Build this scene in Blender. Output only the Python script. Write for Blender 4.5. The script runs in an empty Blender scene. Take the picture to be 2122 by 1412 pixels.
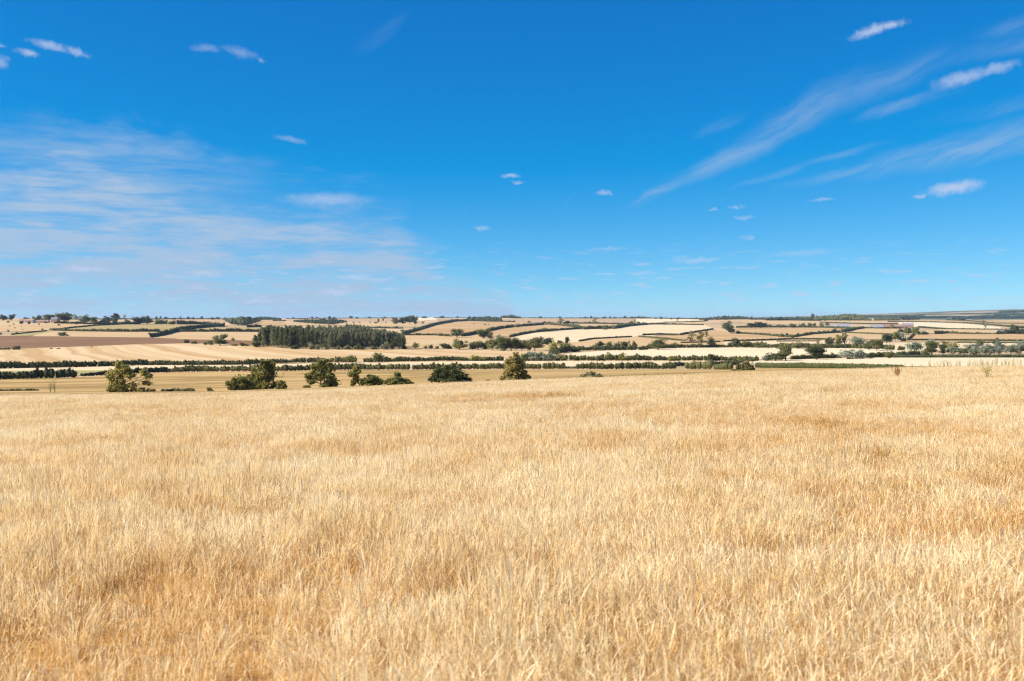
import bpy, math, random
import numpy as np

# ------------------------------------------------------------------ camera, world, sun, exposure
W_PX, H_PX, F_PX = 2122.0, 1412.0, 2063.0
EYE = 1.65
HORIZON = 660.0
PITCH = math.atan((H_PX / 2 - HORIZON) / F_PX)
scene = bpy.context.scene
col = scene.collection

cam_data = bpy.data.cameras.new("camera")
cam_data.sensor_width = 36.0
cam_data.lens = 36.0 * F_PX / W_PX
cam_data.clip_start = 0.05
cam_data.clip_end = 60000
cam_data.dof.use_dof = True
cam_data.dof.focus_distance = 22.0
cam_data.dof.aperture_fstop = 2.8
cam = bpy.data.objects.new("camera", cam_data)
col.objects.link(cam)
cam.location = (0, 0, EYE)
cam.rotation_euler = (math.pi / 2 - PITCH, 0, 0)
scene.camera = cam

SUN_AZ = math.radians(-102)      # clockwise from the view direction (+Y); the sun stands to the left
SUN_EL = math.radians(38)
sun_data = bpy.data.lights.new("sun", 'SUN')
sun_data.energy = 4.8
sun_data.angle = math.radians(0.53)
sun_data.color = (1.0, 0.93, 0.82)
sun = bpy.data.objects.new("sun", sun_data)
col.objects.link(sun)
sun.rotation_euler = (math.pi / 2 - SUN_EL, 0, -SUN_AZ + math.pi)

scene.view_settings.view_transform = 'Standard'
scene.view_settings.look = 'None'
scene.view_settings.gamma = 1.0
scene.view_settings.exposure = 0.95
scene.cycles.use_denoising = True
scene.cycles.denoiser = 'OPENIMAGEDENOISE'
scene.cycles.denoising_input_passes = 'RGB_ALBEDO_NORMAL'
scene.cycles.denoising_prefilter = 'NONE'
scene.cycles.max_bounces = 6
scene.cycles.diffuse_bounces = 3
scene.cycles.filter_width = 1.2
scene.cycles.use_adaptive_sampling = True
scene.cycles.adaptive_threshold = 0.01
scene.cycles.adaptive_min_samples = 96
scene.cycles.transmission_bounces = 4
scene.cycles.transparent_max_bounces = 6
scene.cycles.volume_bounces = 0
scene.cycles.caustics_reflective = False
scene.cycles.caustics_refractive = False


class NT:
    """small helper for node trees"""
    def __init__(self, tree):
        self.t = tree
        tree.nodes.clear()

    def n(self, typ, **kw):
        nd = self.t.nodes.new(typ)
        for k, v in kw.items():
            if k.startswith('i_'):
                nd.inputs[k[2:].replace('_', ' ')].default_value = v
            else:
                setattr(nd, k, v)
        return nd

    def l(self, a, b):
        self.t.links.new(a, b)

    def math(self, op, a, b=None, c=None, clamp=False):
        nd = self.t.nodes.new('ShaderNodeMath')
        nd.operation = op
        nd.use_clamp = clamp
        for i, v in enumerate((a, b, c)):
            if v is None:
                continue
            if isinstance(v, (int, float)):
                nd.inputs[i].default_value = v
            else:
                self.l(v, nd.inputs[i])
        return nd.outputs[0]

    def smooth(self, v, lo, hi, to0=0.0, to1=1.0):
        nd = self.t.nodes.new('ShaderNodeMapRange')
        nd.interpolation_type = 'SMOOTHSTEP'
        self.l(v, nd.inputs[0])
        for i, x in ((1, lo), (2, hi), (3, to0), (4, to1)):
            if isinstance(x, (int, float)):
                nd.inputs[i].default_value = x
            else:
                self.l(x, nd.inputs[i])
        return nd.outputs[0]

    def vec(self, x, y, z=0.0):
        nd = self.t.nodes.new('ShaderNodeCombineXYZ')
        for i, v in enumerate((x, y, z)):
            if isinstance(v, (int, float)):
                nd.inputs[i].default_value = v
            else:
                self.l(v, nd.inputs[i])
        return nd.outputs[0]

    def noise(self, vec, scale=1.0, detail=3.0, rough=0.55, dist=0.0, dims='3D'):
        nd = self.t.nodes.new('ShaderNodeTexNoise')
        nd.noise_dimensions = dims
        self.l(vec, nd.inputs['Vector'])
        nd.inputs['Scale'].default_value = scale
        nd.inputs['Detail'].default_value = detail
        nd.inputs['Roughness'].default_value = rough
        nd.inputs['Distortion'].default_value = dist
        return nd.outputs[0]

    def mix(self, fac, a, b, mode='MIX'):
        nd = self.t.nodes.new('ShaderNodeMix')
        nd.data_type = 'RGBA'
        nd.blend_type = mode
        if isinstance(fac, (int, float)):
            nd.inputs[0].default_value = fac
        else:
            self.l(fac, nd.inputs[0])
        for i, v in ((6, a), (7, b)):
            if isinstance(v, tuple):
                nd.inputs[i].default_value = (*v[:3], 1)
            else:
                self.l(v, nd.inputs[i])
        return nd.outputs[2]

    def ramp(self, fac, stops):
        nd = self.t.nodes.new('ShaderNodeValToRGB')
        el = nd.color_ramp.elements
        while len(el) > 1:
            el.remove(el[-1])
        el[0].position = stops[0][0]
        el[0].color = (*stops[0][1], 1)
        for p, c in stops[1:]:
            e = el.new(p)
            e.color = (*c, 1)
        self.l(fac, nd.inputs[0])
        return nd.outputs[0]


def sky_az(px):
    return math.atan((px - W_PX / 2) / F_PX)


def sky_el(px, py):
    return math.atan((HORIZON - py) / F_PX * math.cos(sky_az(px)))


world = bpy.data.worlds.new("World")
scene.world = world
world.use_nodes = True
SKY_STRENGTH = 0.082


def build_world():
    g = NT(world.node_tree)
    out = g.n('ShaderNodeOutputWorld')
    bg = g.n('ShaderNodeBackground')
    bg.inputs['Strength'].default_value = SKY_STRENGTH
    g.l(bg.outputs[0], out.inputs['Surface'])
    sky = g.n('ShaderNodeTexSky', sky_type='NISHITA')
    sky.sun_disc = False
    sky.sun_elevation = SUN_EL
    sky.sun_rotation = SUN_AZ
    sky.altitude = 100
    sky.air_density = 0.6
    sky.dust_density = 0.0
    sky.ozone_density = 10.0
    # the deep, polarised blue of the photograph: each channel of the sky graded by its own curve
    sc = g.n('ShaderNodeSeparateColor')
    g.l(sky.outputs[0], sc.inputs[0])
    kk = 1.0 / SKY_STRENGTH
    red = g.math('MAXIMUM', g.math('MULTIPLY', g.math('SUBTRACT', g.math('MULTIPLY', sc.outputs[0], 0.1), 0.088), 0.74 * kk), 0.003 * kk)
    grn = g.math('MULTIPLY', g.math('POWER', g.math('MULTIPLY', sc.outputs[1], 0.1), 0.92), 0.655 * kk)
    blu = g.math('MULTIPLY', g.math('POWER', g.math('MULTIPLY', sc.outputs[2], 0.1), 0.55), 0.57 * kk)
    cc = g.n('ShaderNodeCombineColor')
    g.l(red, cc.inputs[0])
    g.l(grn, cc.inputs[1])
    g.l(blu, cc.inputs[2])
    skyc = cc.outputs[0]

    tc = g.n('ShaderNodeTexCoord')
    sp = g.n('ShaderNodeSeparateXYZ')
    g.l(tc.outputs['Generated'], sp.inputs[0])
    X, Y, Z = sp.outputs
    az = g.math('ARCTAN2', X, Y)
    el = g.math('ARCSINE', Z)
    # a soft wobble that makes the cloud edges ragged
    wob = g.noise(g.vec(g.math('MULTIPLY', az, 26), g.math('MULTIPLY', el, 70)), 1.0, 3, 0.6, 0.0, '2D')
    wob0 = g.math('SUBTRACT', wob, 0.5)

    # ---- thin sheet of cloud in the lower sky on the sun's side
    fc = g.n('ShaderNodeFloatCurve')
    cv = fc.mapping.curves[0]
    pts = [(-0.75, 250), (sky_az(0), 322), (sky_az(300), 338), (sky_az(440), 372), (sky_az(560), 405), (sky_az(760), 425),
           (sky_az(880), 520), (sky_az(960), 590), (sky_az(1061), 640), (0.2, 655), (0.75, 652)]
    lo_, hi_ = -0.75, 0.75
    npts = [((a - lo_) / (hi_ - lo_), (math.atan((HORIZON - y) / F_PX * math.cos(a))) / 0.25) for a, y in pts]
    while len(cv.points) > 2:
        cv.points.remove(cv.points[-1])
    cv.points[0].location = npts[0]
    cv.points[1].location = npts[-1]
    for p in npts[1:-1]:
        cv.points.new(*p)
    fc.mapping.update()
    g.l(g.math('DIVIDE', g.math('SUBTRACT', az, lo_), hi_ - lo_, clamp=True), fc.inputs['Value'])
    edge = g.math('MULTIPLY', fc.outputs[0], 0.25)
    rag = g.noise(g.vec(g.math('MULTIPLY', az, 5.5), g.math('MULTIPLY', el, 24)), 1.0, 4, 0.62, 0.0, '2D')
    edge = g.math('ADD', edge, g.math('MULTIPLY', g.math('SUBTRACT', rag, 0.5), 0.10))
    below = g.math('SUBTRACT', g.math('ADD', edge, g.math('MULTIPLY', wob0, 0.030)), el)
    sheet = g.smooth(below, -0.020, 0.045)
    st1 = g.noise(g.vec(g.math('MULTIPLY', az, 7), g.math('MULTIPLY', el, 62)), 1.0, 4, 0.58, 0.0, '2D')
    st2 = g.noise(g.vec(g.math('MULTIPLY', az, 22), g.math('MULTIPLY', el, 130)), 1.0, 3, 0.6, 0.0, '2D')
    tex = g.math('ADD', g.math('MULTIPLY', g.smooth(st1, 0.34, 0.64), 0.66), g.math('MULTIPLY', g.smooth(st2, 0.36, 0.68), 0.34))
    sheet_d = g.math('MULTIPLY', sheet, g.math('ADD', tex, 0.24), clamp=True)
    # a fainter veil above the sheet
    veil_edge = g.smooth(az, sky_az(150), sky_az(640), sky_el(0, 235), sky_el(640, 330))
    veil = g.smooth(g.math('SUBTRACT', g.math('ADD', veil_edge, g.math('MULTIPLY', wob0, 0.05)), el), -0.012, 0.03)
    veil = g.math('MULTIPLY', veil, g.smooth(az, sky_az(680), sky_az(330)))
    veil = g.math('MULTIPLY', veil, g.smooth(st1, 0.25, 0.75, 0.08, 0.55))
    dens = g.math('MAXIMUM', sheet_d, veil)

    # ---- slanting cirrus streaks and small puffs: soft ellipses, the streaks broken into fibres
    def ellipses(items, wv):
        """smallest elliptical radius over the items; a third number dims an item"""
        best = None
        for (px, py, rx, ry, rot, stg) in items:
            mp = g.n('ShaderNodeMapping', vector_type='TEXTURE')
            mp.inputs['Location'].default_value = (sky_az(px), sky_el(px, py), -math.sqrt(max(0.0, 1.0 - stg)))
            mp.inputs['Rotation'].default_value = (0, 0, rot)
            mp.inputs['Scale'].default_value = (rx / F_PX, ry / F_PX, 1)
            g.l(wv, mp.inputs['Vector'])
            ln = g.n('ShaderNodeVectorMath', operation='LENGTH')
            g.l(mp.outputs[0], ln.inputs[0])
            best = ln.outputs['Value'] if best is None else g.math('MINIMUM', best, ln.outputs['Value'])
        return best

    lines = [  # x0, y0, x1, y1, half width (px), strength
        (1285, 447, 1480, 345, 15, .75), (1370, 395, 1660, 255, 30, .85), (1480, 330, 1830, 150, 44, .8), (1650, 245, 2010, 95, 46, .6),
        (1500, 402, 1720, 325, 13, .6), (1640, 345, 1890, 285, 12, .6), (1600, 395, 1900, 325, 16, .65), (1760, 365, 2250, 255, 34, .9), (1930, 315, 2330, 225, 40, .8),
        (1750, 255, 1985, 185, 17, .7), (1985, 90, 2300, 15, 26, .6), (1850, 150, 2300, 55, 26, .55), (1900, 262, 2300, 170, 24, .5),
        (700, 150, 890, -10, 34, .30), (880, 472, 1010, 405, 8, .3), (1120, 462, 1210, 368, 9, .3), (1390, 300, 1560, 225, 22, .4)]
    items = []
    for (x0, y0, x1, y1, hw, stg) in lines:
        a0, e0, a1, e1 = sky_az(x0), sky_el(x0, y0), sky_az(x1), sky_el(x1, y1)
        items.append(((x0 + x1) / 2, (y0 + y1) / 2, math.hypot(x1 - x0, y1 - y0) * 0.56, hw * 1.1, math.atan2(e1 - e0, a1 - a0), stg))
    flat = g.vec(az, el, 0.0)
    wobv = g.n('ShaderNodeVectorMath', operation='SCALE')
    wobv.inputs['Scale'].default_value = 0.030
    nz3 = g.n('ShaderNodeTexNoise', noise_dimensions='2D')
    nz3.inputs['Scale'].default_value = 13.0
    nz3.inputs['Detail'].default_value = 4.0
    g.l(flat, nz3.inputs['Vector'])
    sub = g.n('ShaderNodeVectorMath', operation='MULTIPLY_ADD')
    sub.inputs[1].default_value = (0.05, 0.012, 0)
    sub.inputs[2].default_value = (-0.025, -0.006, 0)
    g.l(nz3.outputs['Color'], sub.inputs[0])
    wsum = g.n('ShaderNodeVectorMath', operation='ADD')
    g.l(flat, wsum.inputs[0])
    g.l(sub.outputs[0], wsum.inputs[1])
    r_st = ellipses(items, wsum.outputs[0])
    rotm = g.n('ShaderNodeMapping', vector_type='POINT')
    rotm.inputs['Rotation'].default_value = (0, 0, -0.40)
    rotm.inputs['Scale'].default_value = (1, 1, 1)
    g.l(wsum.outputs[0], rotm.inputs['Vector'])
    scm = g.n('ShaderNodeVectorMath', operation='MULTIPLY')
    scm.inputs[1].default_value = (9, 75, 1)
    g.l(rotm.outputs[0], scm.inputs[0])
    fib = g.noise(scm.outputs[0], 1.0, 4, 0.62, 0.0, '2D')
    d_st = g.math('MULTIPLY', g.smooth(r_st, 1.05, 0.15), g.smooth(fib, 0.28, 0.70, 0.14, 0.62))
    dens = g.math('MAXIMUM', dens, d_st)

    puffs = [(1800, 68, 46, 11, .25, .85), (1838, 56, 34, 9, .1, .85), (1985, 166, 64, 17, .2, .72), (2060, 145, 54, 14, .15, .66), (1973, 390, 64, 15, .12, .9), (1902, 409, 15, 6, 0, .7),
             (1700, 416, 34, 6, 0, .55), (1255, 401, 26, 8, 0, .65), (1058, 366, 24, 7, 0, .7), (1075, 380, 20, 5, 0, .6), (1522, 430, 20, 6, 0, .6), (1538, 452, 28, 7, -.1, .5),
             (1478, 436, 11, 5, 0, .55), (1547, 493, 20, 9, 0, .5), (107, 98, 40, 10, -.15, .75), (64, 113, 30, 9, -.1, .75), (165, 112, 30, 9, -.2, .7), (8, 133, 24, 17, 0, .6),
             (8, 99, 12, 5, 0, .55), (430, 103, 40, 13, 0, .42), (500, 112, 52, 15, -.2, .45), (545, 128, 16, 7, -.1, .5), (605, 292, 52, 9, -.1, .45),
             (680, 414, 130, 18, .03, .6), (1445, 540, 66, 8, .03, .62), (1255, 517, 60, 6, .05, .5), (1660, 525, 110, 9, .05, .42),
             (1325, 566, 50, 7, 0, .55), (1145, 617, 22, 6, 0, .6), (1000, 474, 26, 6, 0, .55), (175, 558, 50, 8, 0, .85), (425, 566, 40, 7, 0, .8), (735, 575, 52, 8, 0, .8), (695, 606, 44, 9, 0, .88), (530, 625, 44, 7, 0, .8)]
    sub2 = g.n('ShaderNodeVectorMath', operation='MULTIPLY_ADD')
    sub2.inputs[1].default_value = (0.020, 0.007, 0)
    sub2.inputs[2].default_value = (-0.010, -0.0035, 0)
    nz4 = g.n('ShaderNodeTexNoise', noise_dimensions='2D')
    nz4.inputs['Scale'].default_value = 75.0
    nz4.inputs['Detail'].default_value = 3.0
    nz4.inputs['Roughness'].default_value = 0.65
    g.l(flat, nz4.inputs['Vector'])
    g.l(nz4.outputs['Color'], sub2.inputs[0])
    wsum2 = g.n('ShaderNodeVectorMath', operation='ADD')
    g.l(flat, wsum2.inputs[0])
    g.l(sub2.outputs[0], wsum2.inputs[1])
    r_pf = ellipses(puffs, wsum2.outputs[0])
    bright = g.math('MULTIPLY', g.smooth(r_pf, 1.15, 0.1), 0.95)
    # scatter of tiny fair-weather clouds low over the horizon
    tiny = g.noise(g.vec(g.math('MULTIPLY', az, 34), g.math('MULTIPLY', el, 190)), 1.0, 3, 0.55, 0.0, '2D')
    tiny = g.math('MULTIPLY', g.smooth(tiny, 0.56, 0.76), g.math('MULTIPLY', g.smooth(el, 0.002, 0.02), g.smooth(el, 0.085, 0.03)))
    bright = g.math('MAXIMUM', bright, g.math('MULTIPLY', tiny, 0.6))

    k = 1.0 / SKY_STRENGTH
    c_sheet = tuple(v * k for v in (0.210, 0.285, 0.385))
    c_puff = tuple(v * k for v in (0.275, 0.330, 0.440))
    c1 = g.mix(g.math('MULTIPLY', dens, 0.92), skyc, c_sheet)
    c2 = g.mix(bright, c1, c_puff)
    g.l(c2, bg.inputs['Color'])


build_world()
world.cycles.sampling_method = 'MANUAL'
world.cycles.sample_map_resolution = 512

# ------------------------------------------------------------------ terrain
T_D = np.array([40, 60, 75, 90, 150, 240, 330, 420, 540, 690, 1000, 1350, 1500, 2000, 2600, 3200, 3600, 4300, 5000, 6000, 16000], float)
T_U = np.array([-0.771, -0.514, -0.257, 0, 0.257, 0.514, 0.771])
T_Y = np.array([
    [884, 868, 852, 836.7, 821, 805, 789],
    [855, 839, 824, 808, 792, 777, 761],
    [843, 828, 819, 797, 778, 765, 754],
    [845, 830, 821, 799, 780, 767, 756],
    [832, 821, 812, 789, 771, 758, 750],
    [806, 800, 792, 777, 766, 756, 748],
    [782, 777, 770, 766, 762.5, 755, 749],
    [765, 764, 757, 748.5, 748, 742, 738],
    [744, 745, 740, 737, 738, 735, 733],
    [726, 726, 718, 725, 722, 728, 728],
    [698, 698, 700, 702, 704, 707, 707],
    [667, 668, 684, 688, 692, 692, 692],
    [663, 664.5, 680, 684, 688, 688, 688],
    [667, 667, 671.5, 674, 678, 680, 680],
    [666, 666, 665.5, 666.5, 669, 672, 672],
    [663, 663, 661.5, 661, 664, 665.5, 666],
    [661, 660.5, 660, 659, 662.5, 663.5, 664],
    [662, 662, 662, 661.5, 662.5, 664, 664],
    [661.6, 661.6, 661.6, 661.2, 660.5, 656, 653],
    [660.8, 660.8, 660.8, 660.4, 658.5, 646.5, 643],
    [660.9, 660.9, 660.9, 660.6, 660, 656, 655]], float)
T_Z = EYE - T_D[:, None] * (T_Y - HORIZON) / F_PX
T_LD = np.log(T_D)


def _cr(p0, p1, p2, p3, t):
    """monotone-ish cubic between p1 and p2"""
    m1 = (p2 - p0) * 0.5
    m2 = (p3 - p1) * 0.5
    t2, t3 = t * t, t * t * t
    return (2 * t3 - 3 * t2 + 1) * p1 + (t3 - 2 * t2 + t) * m1 + (-2 * t3 + 3 * t2) * p2 + (t3 - t2) * m2


def terrain(X, Y):
    X = np.asarray(X, float)
    Y = np.asarray(Y, float)
    Yc = np.clip(Y, 40, 16000)
    u = np.clip(X / np.maximum(Yc, 40), T_U[0], T_U[-1])
    fu = (u - T_U[0]) / (T_U[1] - T_U[0])
    iu = np.clip(np.floor(fu).astype(int), 0, len(T_U) - 2)
    tu = fu - iu
    ld = np.log(Yc)
    idd = np.clip(np.searchsorted(T_LD, ld, side='right') - 1, 0, len(T_D) - 2)
    td = (Yc - T_D[idd]) / (T_D[idd + 1] - T_D[idd])

    def row(i):
        i = np.clip(i, 0, len(T_D) - 1)
        c = [T_Z[i, np.clip(iu + k, 0, len(T_U) - 1)] for k in (-1, 0, 1, 2)]
        return _cr(*c, tu)
    r0, r1, r2, r3 = row(idd - 1), row(idd), row(idd + 1), row(idd + 2)
    d0, d1, d2, d3 = (T_D[np.clip(idd + k, 0, len(T_D) - 1)] for k in (-1, 0, 1, 2))
    h = d2 - d1
    s = (r2 - r1) / h
    s0 = np.where(d1 > d0, (r1 - r0) / np.maximum(d1 - d0, 1e-6), s)
    s2 = np.where(d3 > d2, (r3 - r2) / np.maximum(d3 - d2, 1e-6), s)
    m1 = (s0 * h + s * np.maximum(d1 - d0, 1e-6)) / (h + np.maximum(d1 - d0, 1e-6))
    m2 = (s * np.maximum(d3 - d2, 1e-6) + s2 * h) / (h + np.maximum(d3 - d2, 1e-6))
    t = td
    t2, t3 = t * t, t * t * t
    zt = (2 * t3 - 3 * t2 + 1) * r1 + (t3 - 2 * t2 + t) * m1 * h + (-2 * t3 + 3 * t2) * r2 + (t3 - t2) * m2 * h
    zp = -0.0444 * Y + 0.0296 * X
    zp = zp + 0.05 * np.sin(X * 0.55 + 1.3) * np.sin(Y * 0.47) * np.clip((Y - 2) / 10, 0, 1)
    w = np.clip((Y - 40) / 20, 0, 1)
    w = w * w * (3 - 2 * w)
    return zp * (1 - w) + zt * w


CP, SPI = math.cos(PITCH), math.sin(PITCH)


def ray(px, py):
    a = (np.asarray(px, float) - W_PX / 2) / F_PX
    b = (H_PX / 2 - np.asarray(py, float)) / F_PX
    # camera looks along +Y, pitched down by PITCH
    return a, CP + b * SPI, b * CP - SPI


D_MARCH = np.exp(np.linspace(math.log(95), math.log(13000), 900))
U_COL = np.linspace(-0.95, 0.95, 381)
Z_COL = terrain(U_COL[:, None] * D_MARCH[None, :], np.repeat(D_MARCH[None, :], len(U_COL), 0))


def unproject(px, py, dmin=95.0, dmax=13000.0):
    """pixels of points on the ground beyond the near crest -> world points; a pixel over the skyline gives the skyline ground"""
    px = np.atleast_1d(np.asarray(px, float))
    py = np.atleast_1d(np.asarray(py, float))
    px, py = np.broadcast_arrays(px, py)
    dx, dy, dz = ray(px, py)
    fu = np.clip((dx / dy - U_COL[0]) / (U_COL[1] - U_COL[0]), 0, len(U_COL) - 1.001)
    iu = fu.astype(int)
    tu = (fu - iu)[:, None]
    m = (D_MARCH >= dmin) & (D_MARCH <= dmax)
    D = D_MARCH[m]
    Zg = (Z_COL[iu] * (1 - tu) + Z_COL[iu + 1] * tu)[:, m]
    gap = EYE + (dz / dy)[:, None] * D[None, :] - Zg
    under = gap <= 0
    hit = under.any(1)
    i = np.where(hit, under.argmax(1), 0)
    j = np.clip(i - 1, 0, None)
    n = np.arange(len(px))
    ga, gb = gap[n, j], gap[n, i]
    f = np.where(i > j, ga / np.maximum(ga - gb, 1e-9), 0.0)
    dd = D[j] + (D[i] - D[j]) * np.clip(f, 0, 1)
    ang = gap / D[None, :]
    k = np.argmin(np.where((D < 3900)[None, :], ang, 9), axis=1)
    dd = np.where(hit, dd, D[k])
    tt = dd / dy
    Xo, Yo = dx * tt, dy * tt
    return np.stack([Xo, Yo, terrain(Xo, Yo)], 1)


def g_at(px, D):
    """ground point in the column of a pixel at forward distance D"""
    x = (px - W_PX / 2) / F_PX * D
    return np.array([x, D, float(terrain(x, D))])


# ------------------------------------------------------------------ mesh helpers
def mesh_np(name, verts, quads=None, tris=None, attrs=None, smooth=False):
    me = bpy.data.meshes.new(name)
    verts = np.asarray(verts, np.float32)
    quads = np.zeros((0, 4), np.int32) if quads is None else np.asarray(quads, np.int32)
    tris = np.zeros((0, 3), np.int32) if tris is None else np.asarray(tris, np.int32)
    nl = quads.size + tris.size
    me.vertices.add(len(verts))
    me.vertices.foreach_set('co', verts.ravel())
    me.loops.add(nl)
    me.loops.foreach_set('vertex_index', np.concatenate([quads.ravel(), tris.ravel()]))
    npoly = len(quads) + len(tris)
    me.polygons.add(npoly)
    starts = np.concatenate([np.arange(len(quads)) * 4, quads.size + np.arange(len(tris)) * 3]).astype(np.int32)
    me.polygons.foreach_set('loop_start', starts)
    me.polygons.foreach_set('use_smooth', np.full(npoly, smooth))
    me.update(calc_edges=True)
    if attrs:
        for k, (typ, dom, arr) in attrs.items():
            a = me.attributes.new(k, typ, dom)
            a.data.foreach_set('vector' if typ == 'FLOAT_VECTOR' else 'value', np.asarray(arr).ravel())
    return me


def add_obj(name, me, mats=None, parent=None, loc=None, label=None, category=None, group=None, kind=None):
    o = bpy.data.objects.new(name, me)
    col.objects.link(o)
    if mats is not None and me is not None and len(me.materials) == 0:
        for m in (mats if isinstance(mats, (list, tuple)) else [mats]):
            me.materials.append(m)
    if parent is not None:
        o.parent = parent
    if loc is not None:
        o.location = loc
    for k, v in (('label', label), ('category', category), ('group', group), ('kind', kind)):
        if v:
            o[k] = v
    return o


class Buf:
    """collects vertices, quads and triangles with a tone and a material index"""
    def __init__(self):
        self.v, self.q, self.t, self.tone, self.qm, self.tm, self.n = [], [], [], [], [], [], 0

    def add(self, v, q=None, t=None, tone=0.5, mat=0):
        v = np.asarray(v, float).reshape(-1, 3)
        self.v.append(v)
        self.tone.append(np.broadcast_to(np.asarray(tone, float), (len(v),)))
        if q is not None and len(q):
            q = np.asarray(q, int)
            self.q.append(q + self.n)
            self.qm.append(np.full(len(q), mat))
        if t is not None and len(t):
            t = np.asarray(t, int)
            self.t.append(t + self.n)
            self.tm.append(np.full(len(t), mat))
        self.n += len(v)

    def mesh(self, name, smooth=False):
        v = np.concatenate(self.v)
        q = np.concatenate(self.q) if self.q else None
        t = np.concatenate(self.t) if self.t else None
        me = mesh_np(name, v, q, t, {'tone': ('FLOAT', 'POINT', np.concatenate(self.tone))}, smooth)
        mi = np.concatenate(self.qm + self.tm).astype(np.int32)
        if mi.max() > 0:
            me.polygons.foreach_set('material_index', mi)
        return me


def unit(v):
    return v / np.maximum(np.linalg.norm(v, axis=-1, keepdims=True), 1e-9)


def leaves(buf, rng, pos, nrm, size, tone, mat=0, aspect=0.62):
    n = len(pos)
    r = unit(rng.normal(size=(n, 3)))
    t1 = unit(np.cross(nrm, r))
    t2 = np.cross(nrm, t1)
    s = np.asarray(size).reshape(-1, 1) * np.ones((n, 1))
    v = np.stack([pos - t1 * s, pos - t2 * s * aspect, pos + t1 * s, pos + t2 * s * aspect], 1).reshape(-1, 3)
    q = np.arange(n * 4).reshape(n, 4)
    buf.add(v, q, tone=np.repeat(tone, 4), mat=mat)


# unit icosphere for crown cores
def ico():
    p = (1 + 5 ** .5) / 2
    v = [(-1, p, 0), (1, p, 0), (-1, -p, 0), (1, -p, 0), (0, -1, p), (0, 1, p), (0, -1, -p), (0, 1, -p), (p, 0, -1), (p, 0, 1), (-p, 0, -1), (-p, 0, 1)]
    f = [(0, 11, 5), (0, 5, 1), (0, 1, 7), (0, 7, 10), (0, 10, 11), (1, 5, 9), (5, 11, 4), (11, 10, 2), (10, 7, 6), (7, 1, 8), (3, 9, 4), (3, 4, 2), (3, 2, 6), (3, 6, 8), (3, 8, 9), (4, 9, 5), (2, 4, 11), (6, 2, 10), (8, 6, 7), (9, 8, 1)]
    return unit(np.array(v, float)), np.array(f)


ICO_V, ICO_F = ico()


def cores(buf, blobs, k, rng, tone=0.35, mat=0):  # darker solid lumps added inside the foliage to block light and view
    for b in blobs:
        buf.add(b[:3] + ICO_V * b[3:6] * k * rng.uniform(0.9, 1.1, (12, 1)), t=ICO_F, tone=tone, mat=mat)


def scatter_leaves(buf, rng, blobs, n, size, mat=0, zmin=None, shell=0.45, out=0.75, tone=(0.15, 0.95)):
    blobs = np.asarray(blobs, float)
    wgt = (blobs[:, 3] * blobs[:, 4] * blobs[:, 5]) ** (2 / 3)
    idx = rng.choice(len(blobs), n, p=wgt / wgt.sum())
    b = blobs[idx]
    d = unit(rng.normal(size=(n, 3)))
    f = rng.uniform(0, 1, n) ** shell
    f = f * rng.uniform(0.9, 1.12, n)
    pos = b[:, :3] + d * b[:, 3:6] * f[:, None]
    nrm = unit(d * out + unit(rng.normal(size=(n, 3))) * (1.15 - out))
    bt = rng.uniform(-0.14, 0.14, len(blobs))[idx]
    tn = np.clip(rng.uniform(tone[0], tone[1], n) + bt, 0, 1)
    if zmin is not None:
        keep = pos[:, 2] > zmin
        pos, nrm, tn = pos[keep], nrm[keep], tn[keep]
    leaves(buf, rng, pos, nrm, size * rng.uniform(0.6, 1.3, len(pos)), tn, mat)


def sub_blobs(rng, blob, m, lo=0.22, hi=0.42, inner=0.35):
    c, r = np.asarray(blob[:3]), np.asarray(blob[3:6])
    d = unit(rng.normal(size=(m, 3)))
    f = rng.uniform(inner, 0.85, (m, 1))
    rr = rng.uniform(lo, hi, (m, 1)) * np.ones((1, 3)) * rng.uniform(0.85, 1.15, (m, 3))
    # keep the clump inside the blob's outline
    return np.concatenate([c + d * r * f * (1.12 - rr.mean(1, keepdims=True) * 0.5), r * rr], 1)


def tube(buf, pts, radii, sides=6, mat=0, tone=0.5):
    pts = np.asarray(pts, float)
    n = len(pts)
    tang = unit(np.gradient(pts, axis=0))
    ref = np.array([0.31, 0.17, 0.93]) if abs(tang[0][2]) < 0.9 else np.array([0.9, 0.3, 0.1])
    a = unit(np.cross(tang, ref))
    b = np.cross(tang, a)
    ang = np.arange(sides) * 2 * math.pi / sides
    ring = np.cos(ang)[None, :, None] * a[:, None, :] + np.sin(ang)[None, :, None] * b[:, None, :]
    v = pts[:, None, :] + ring * np.asarray(radii, float)[:, None, None]
    q = []
    for i in range(n - 1):
        for j in range(sides):
            k = (j + 1) % sides
            q.append((i * sides + j, i * sides + k, (i + 1) * sides + k, (i + 1) * sides + j))
    buf.add(v.reshape(-1, 3), q, tone=tone, mat=mat)


def bend(rng, p0, p1, n=5, amp=0.06):
    p0, p1 = np.asarray(p0, float), np.asarray(p1, float)
    L = np.linalg.norm(p1 - p0)
    t = np.linspace(0, 1, n)[:, None]
    off = np.cumsum(rng.normal(size=(n, 3)), 0)
    off = off - off[0] - (off[-1] - off[0]) * t
    return p0 + (p1 - p0) * t + off * amp * L * 0.5
# ------------------------------------------------------------------ materials
def new_mat(name):
    m = bpy.data.materials.new(name)
    m.use_nodes = True
    g = NT(m.node_tree)
    out = g.n('ShaderNodeOutputMaterial')
    return m, g, out


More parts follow.
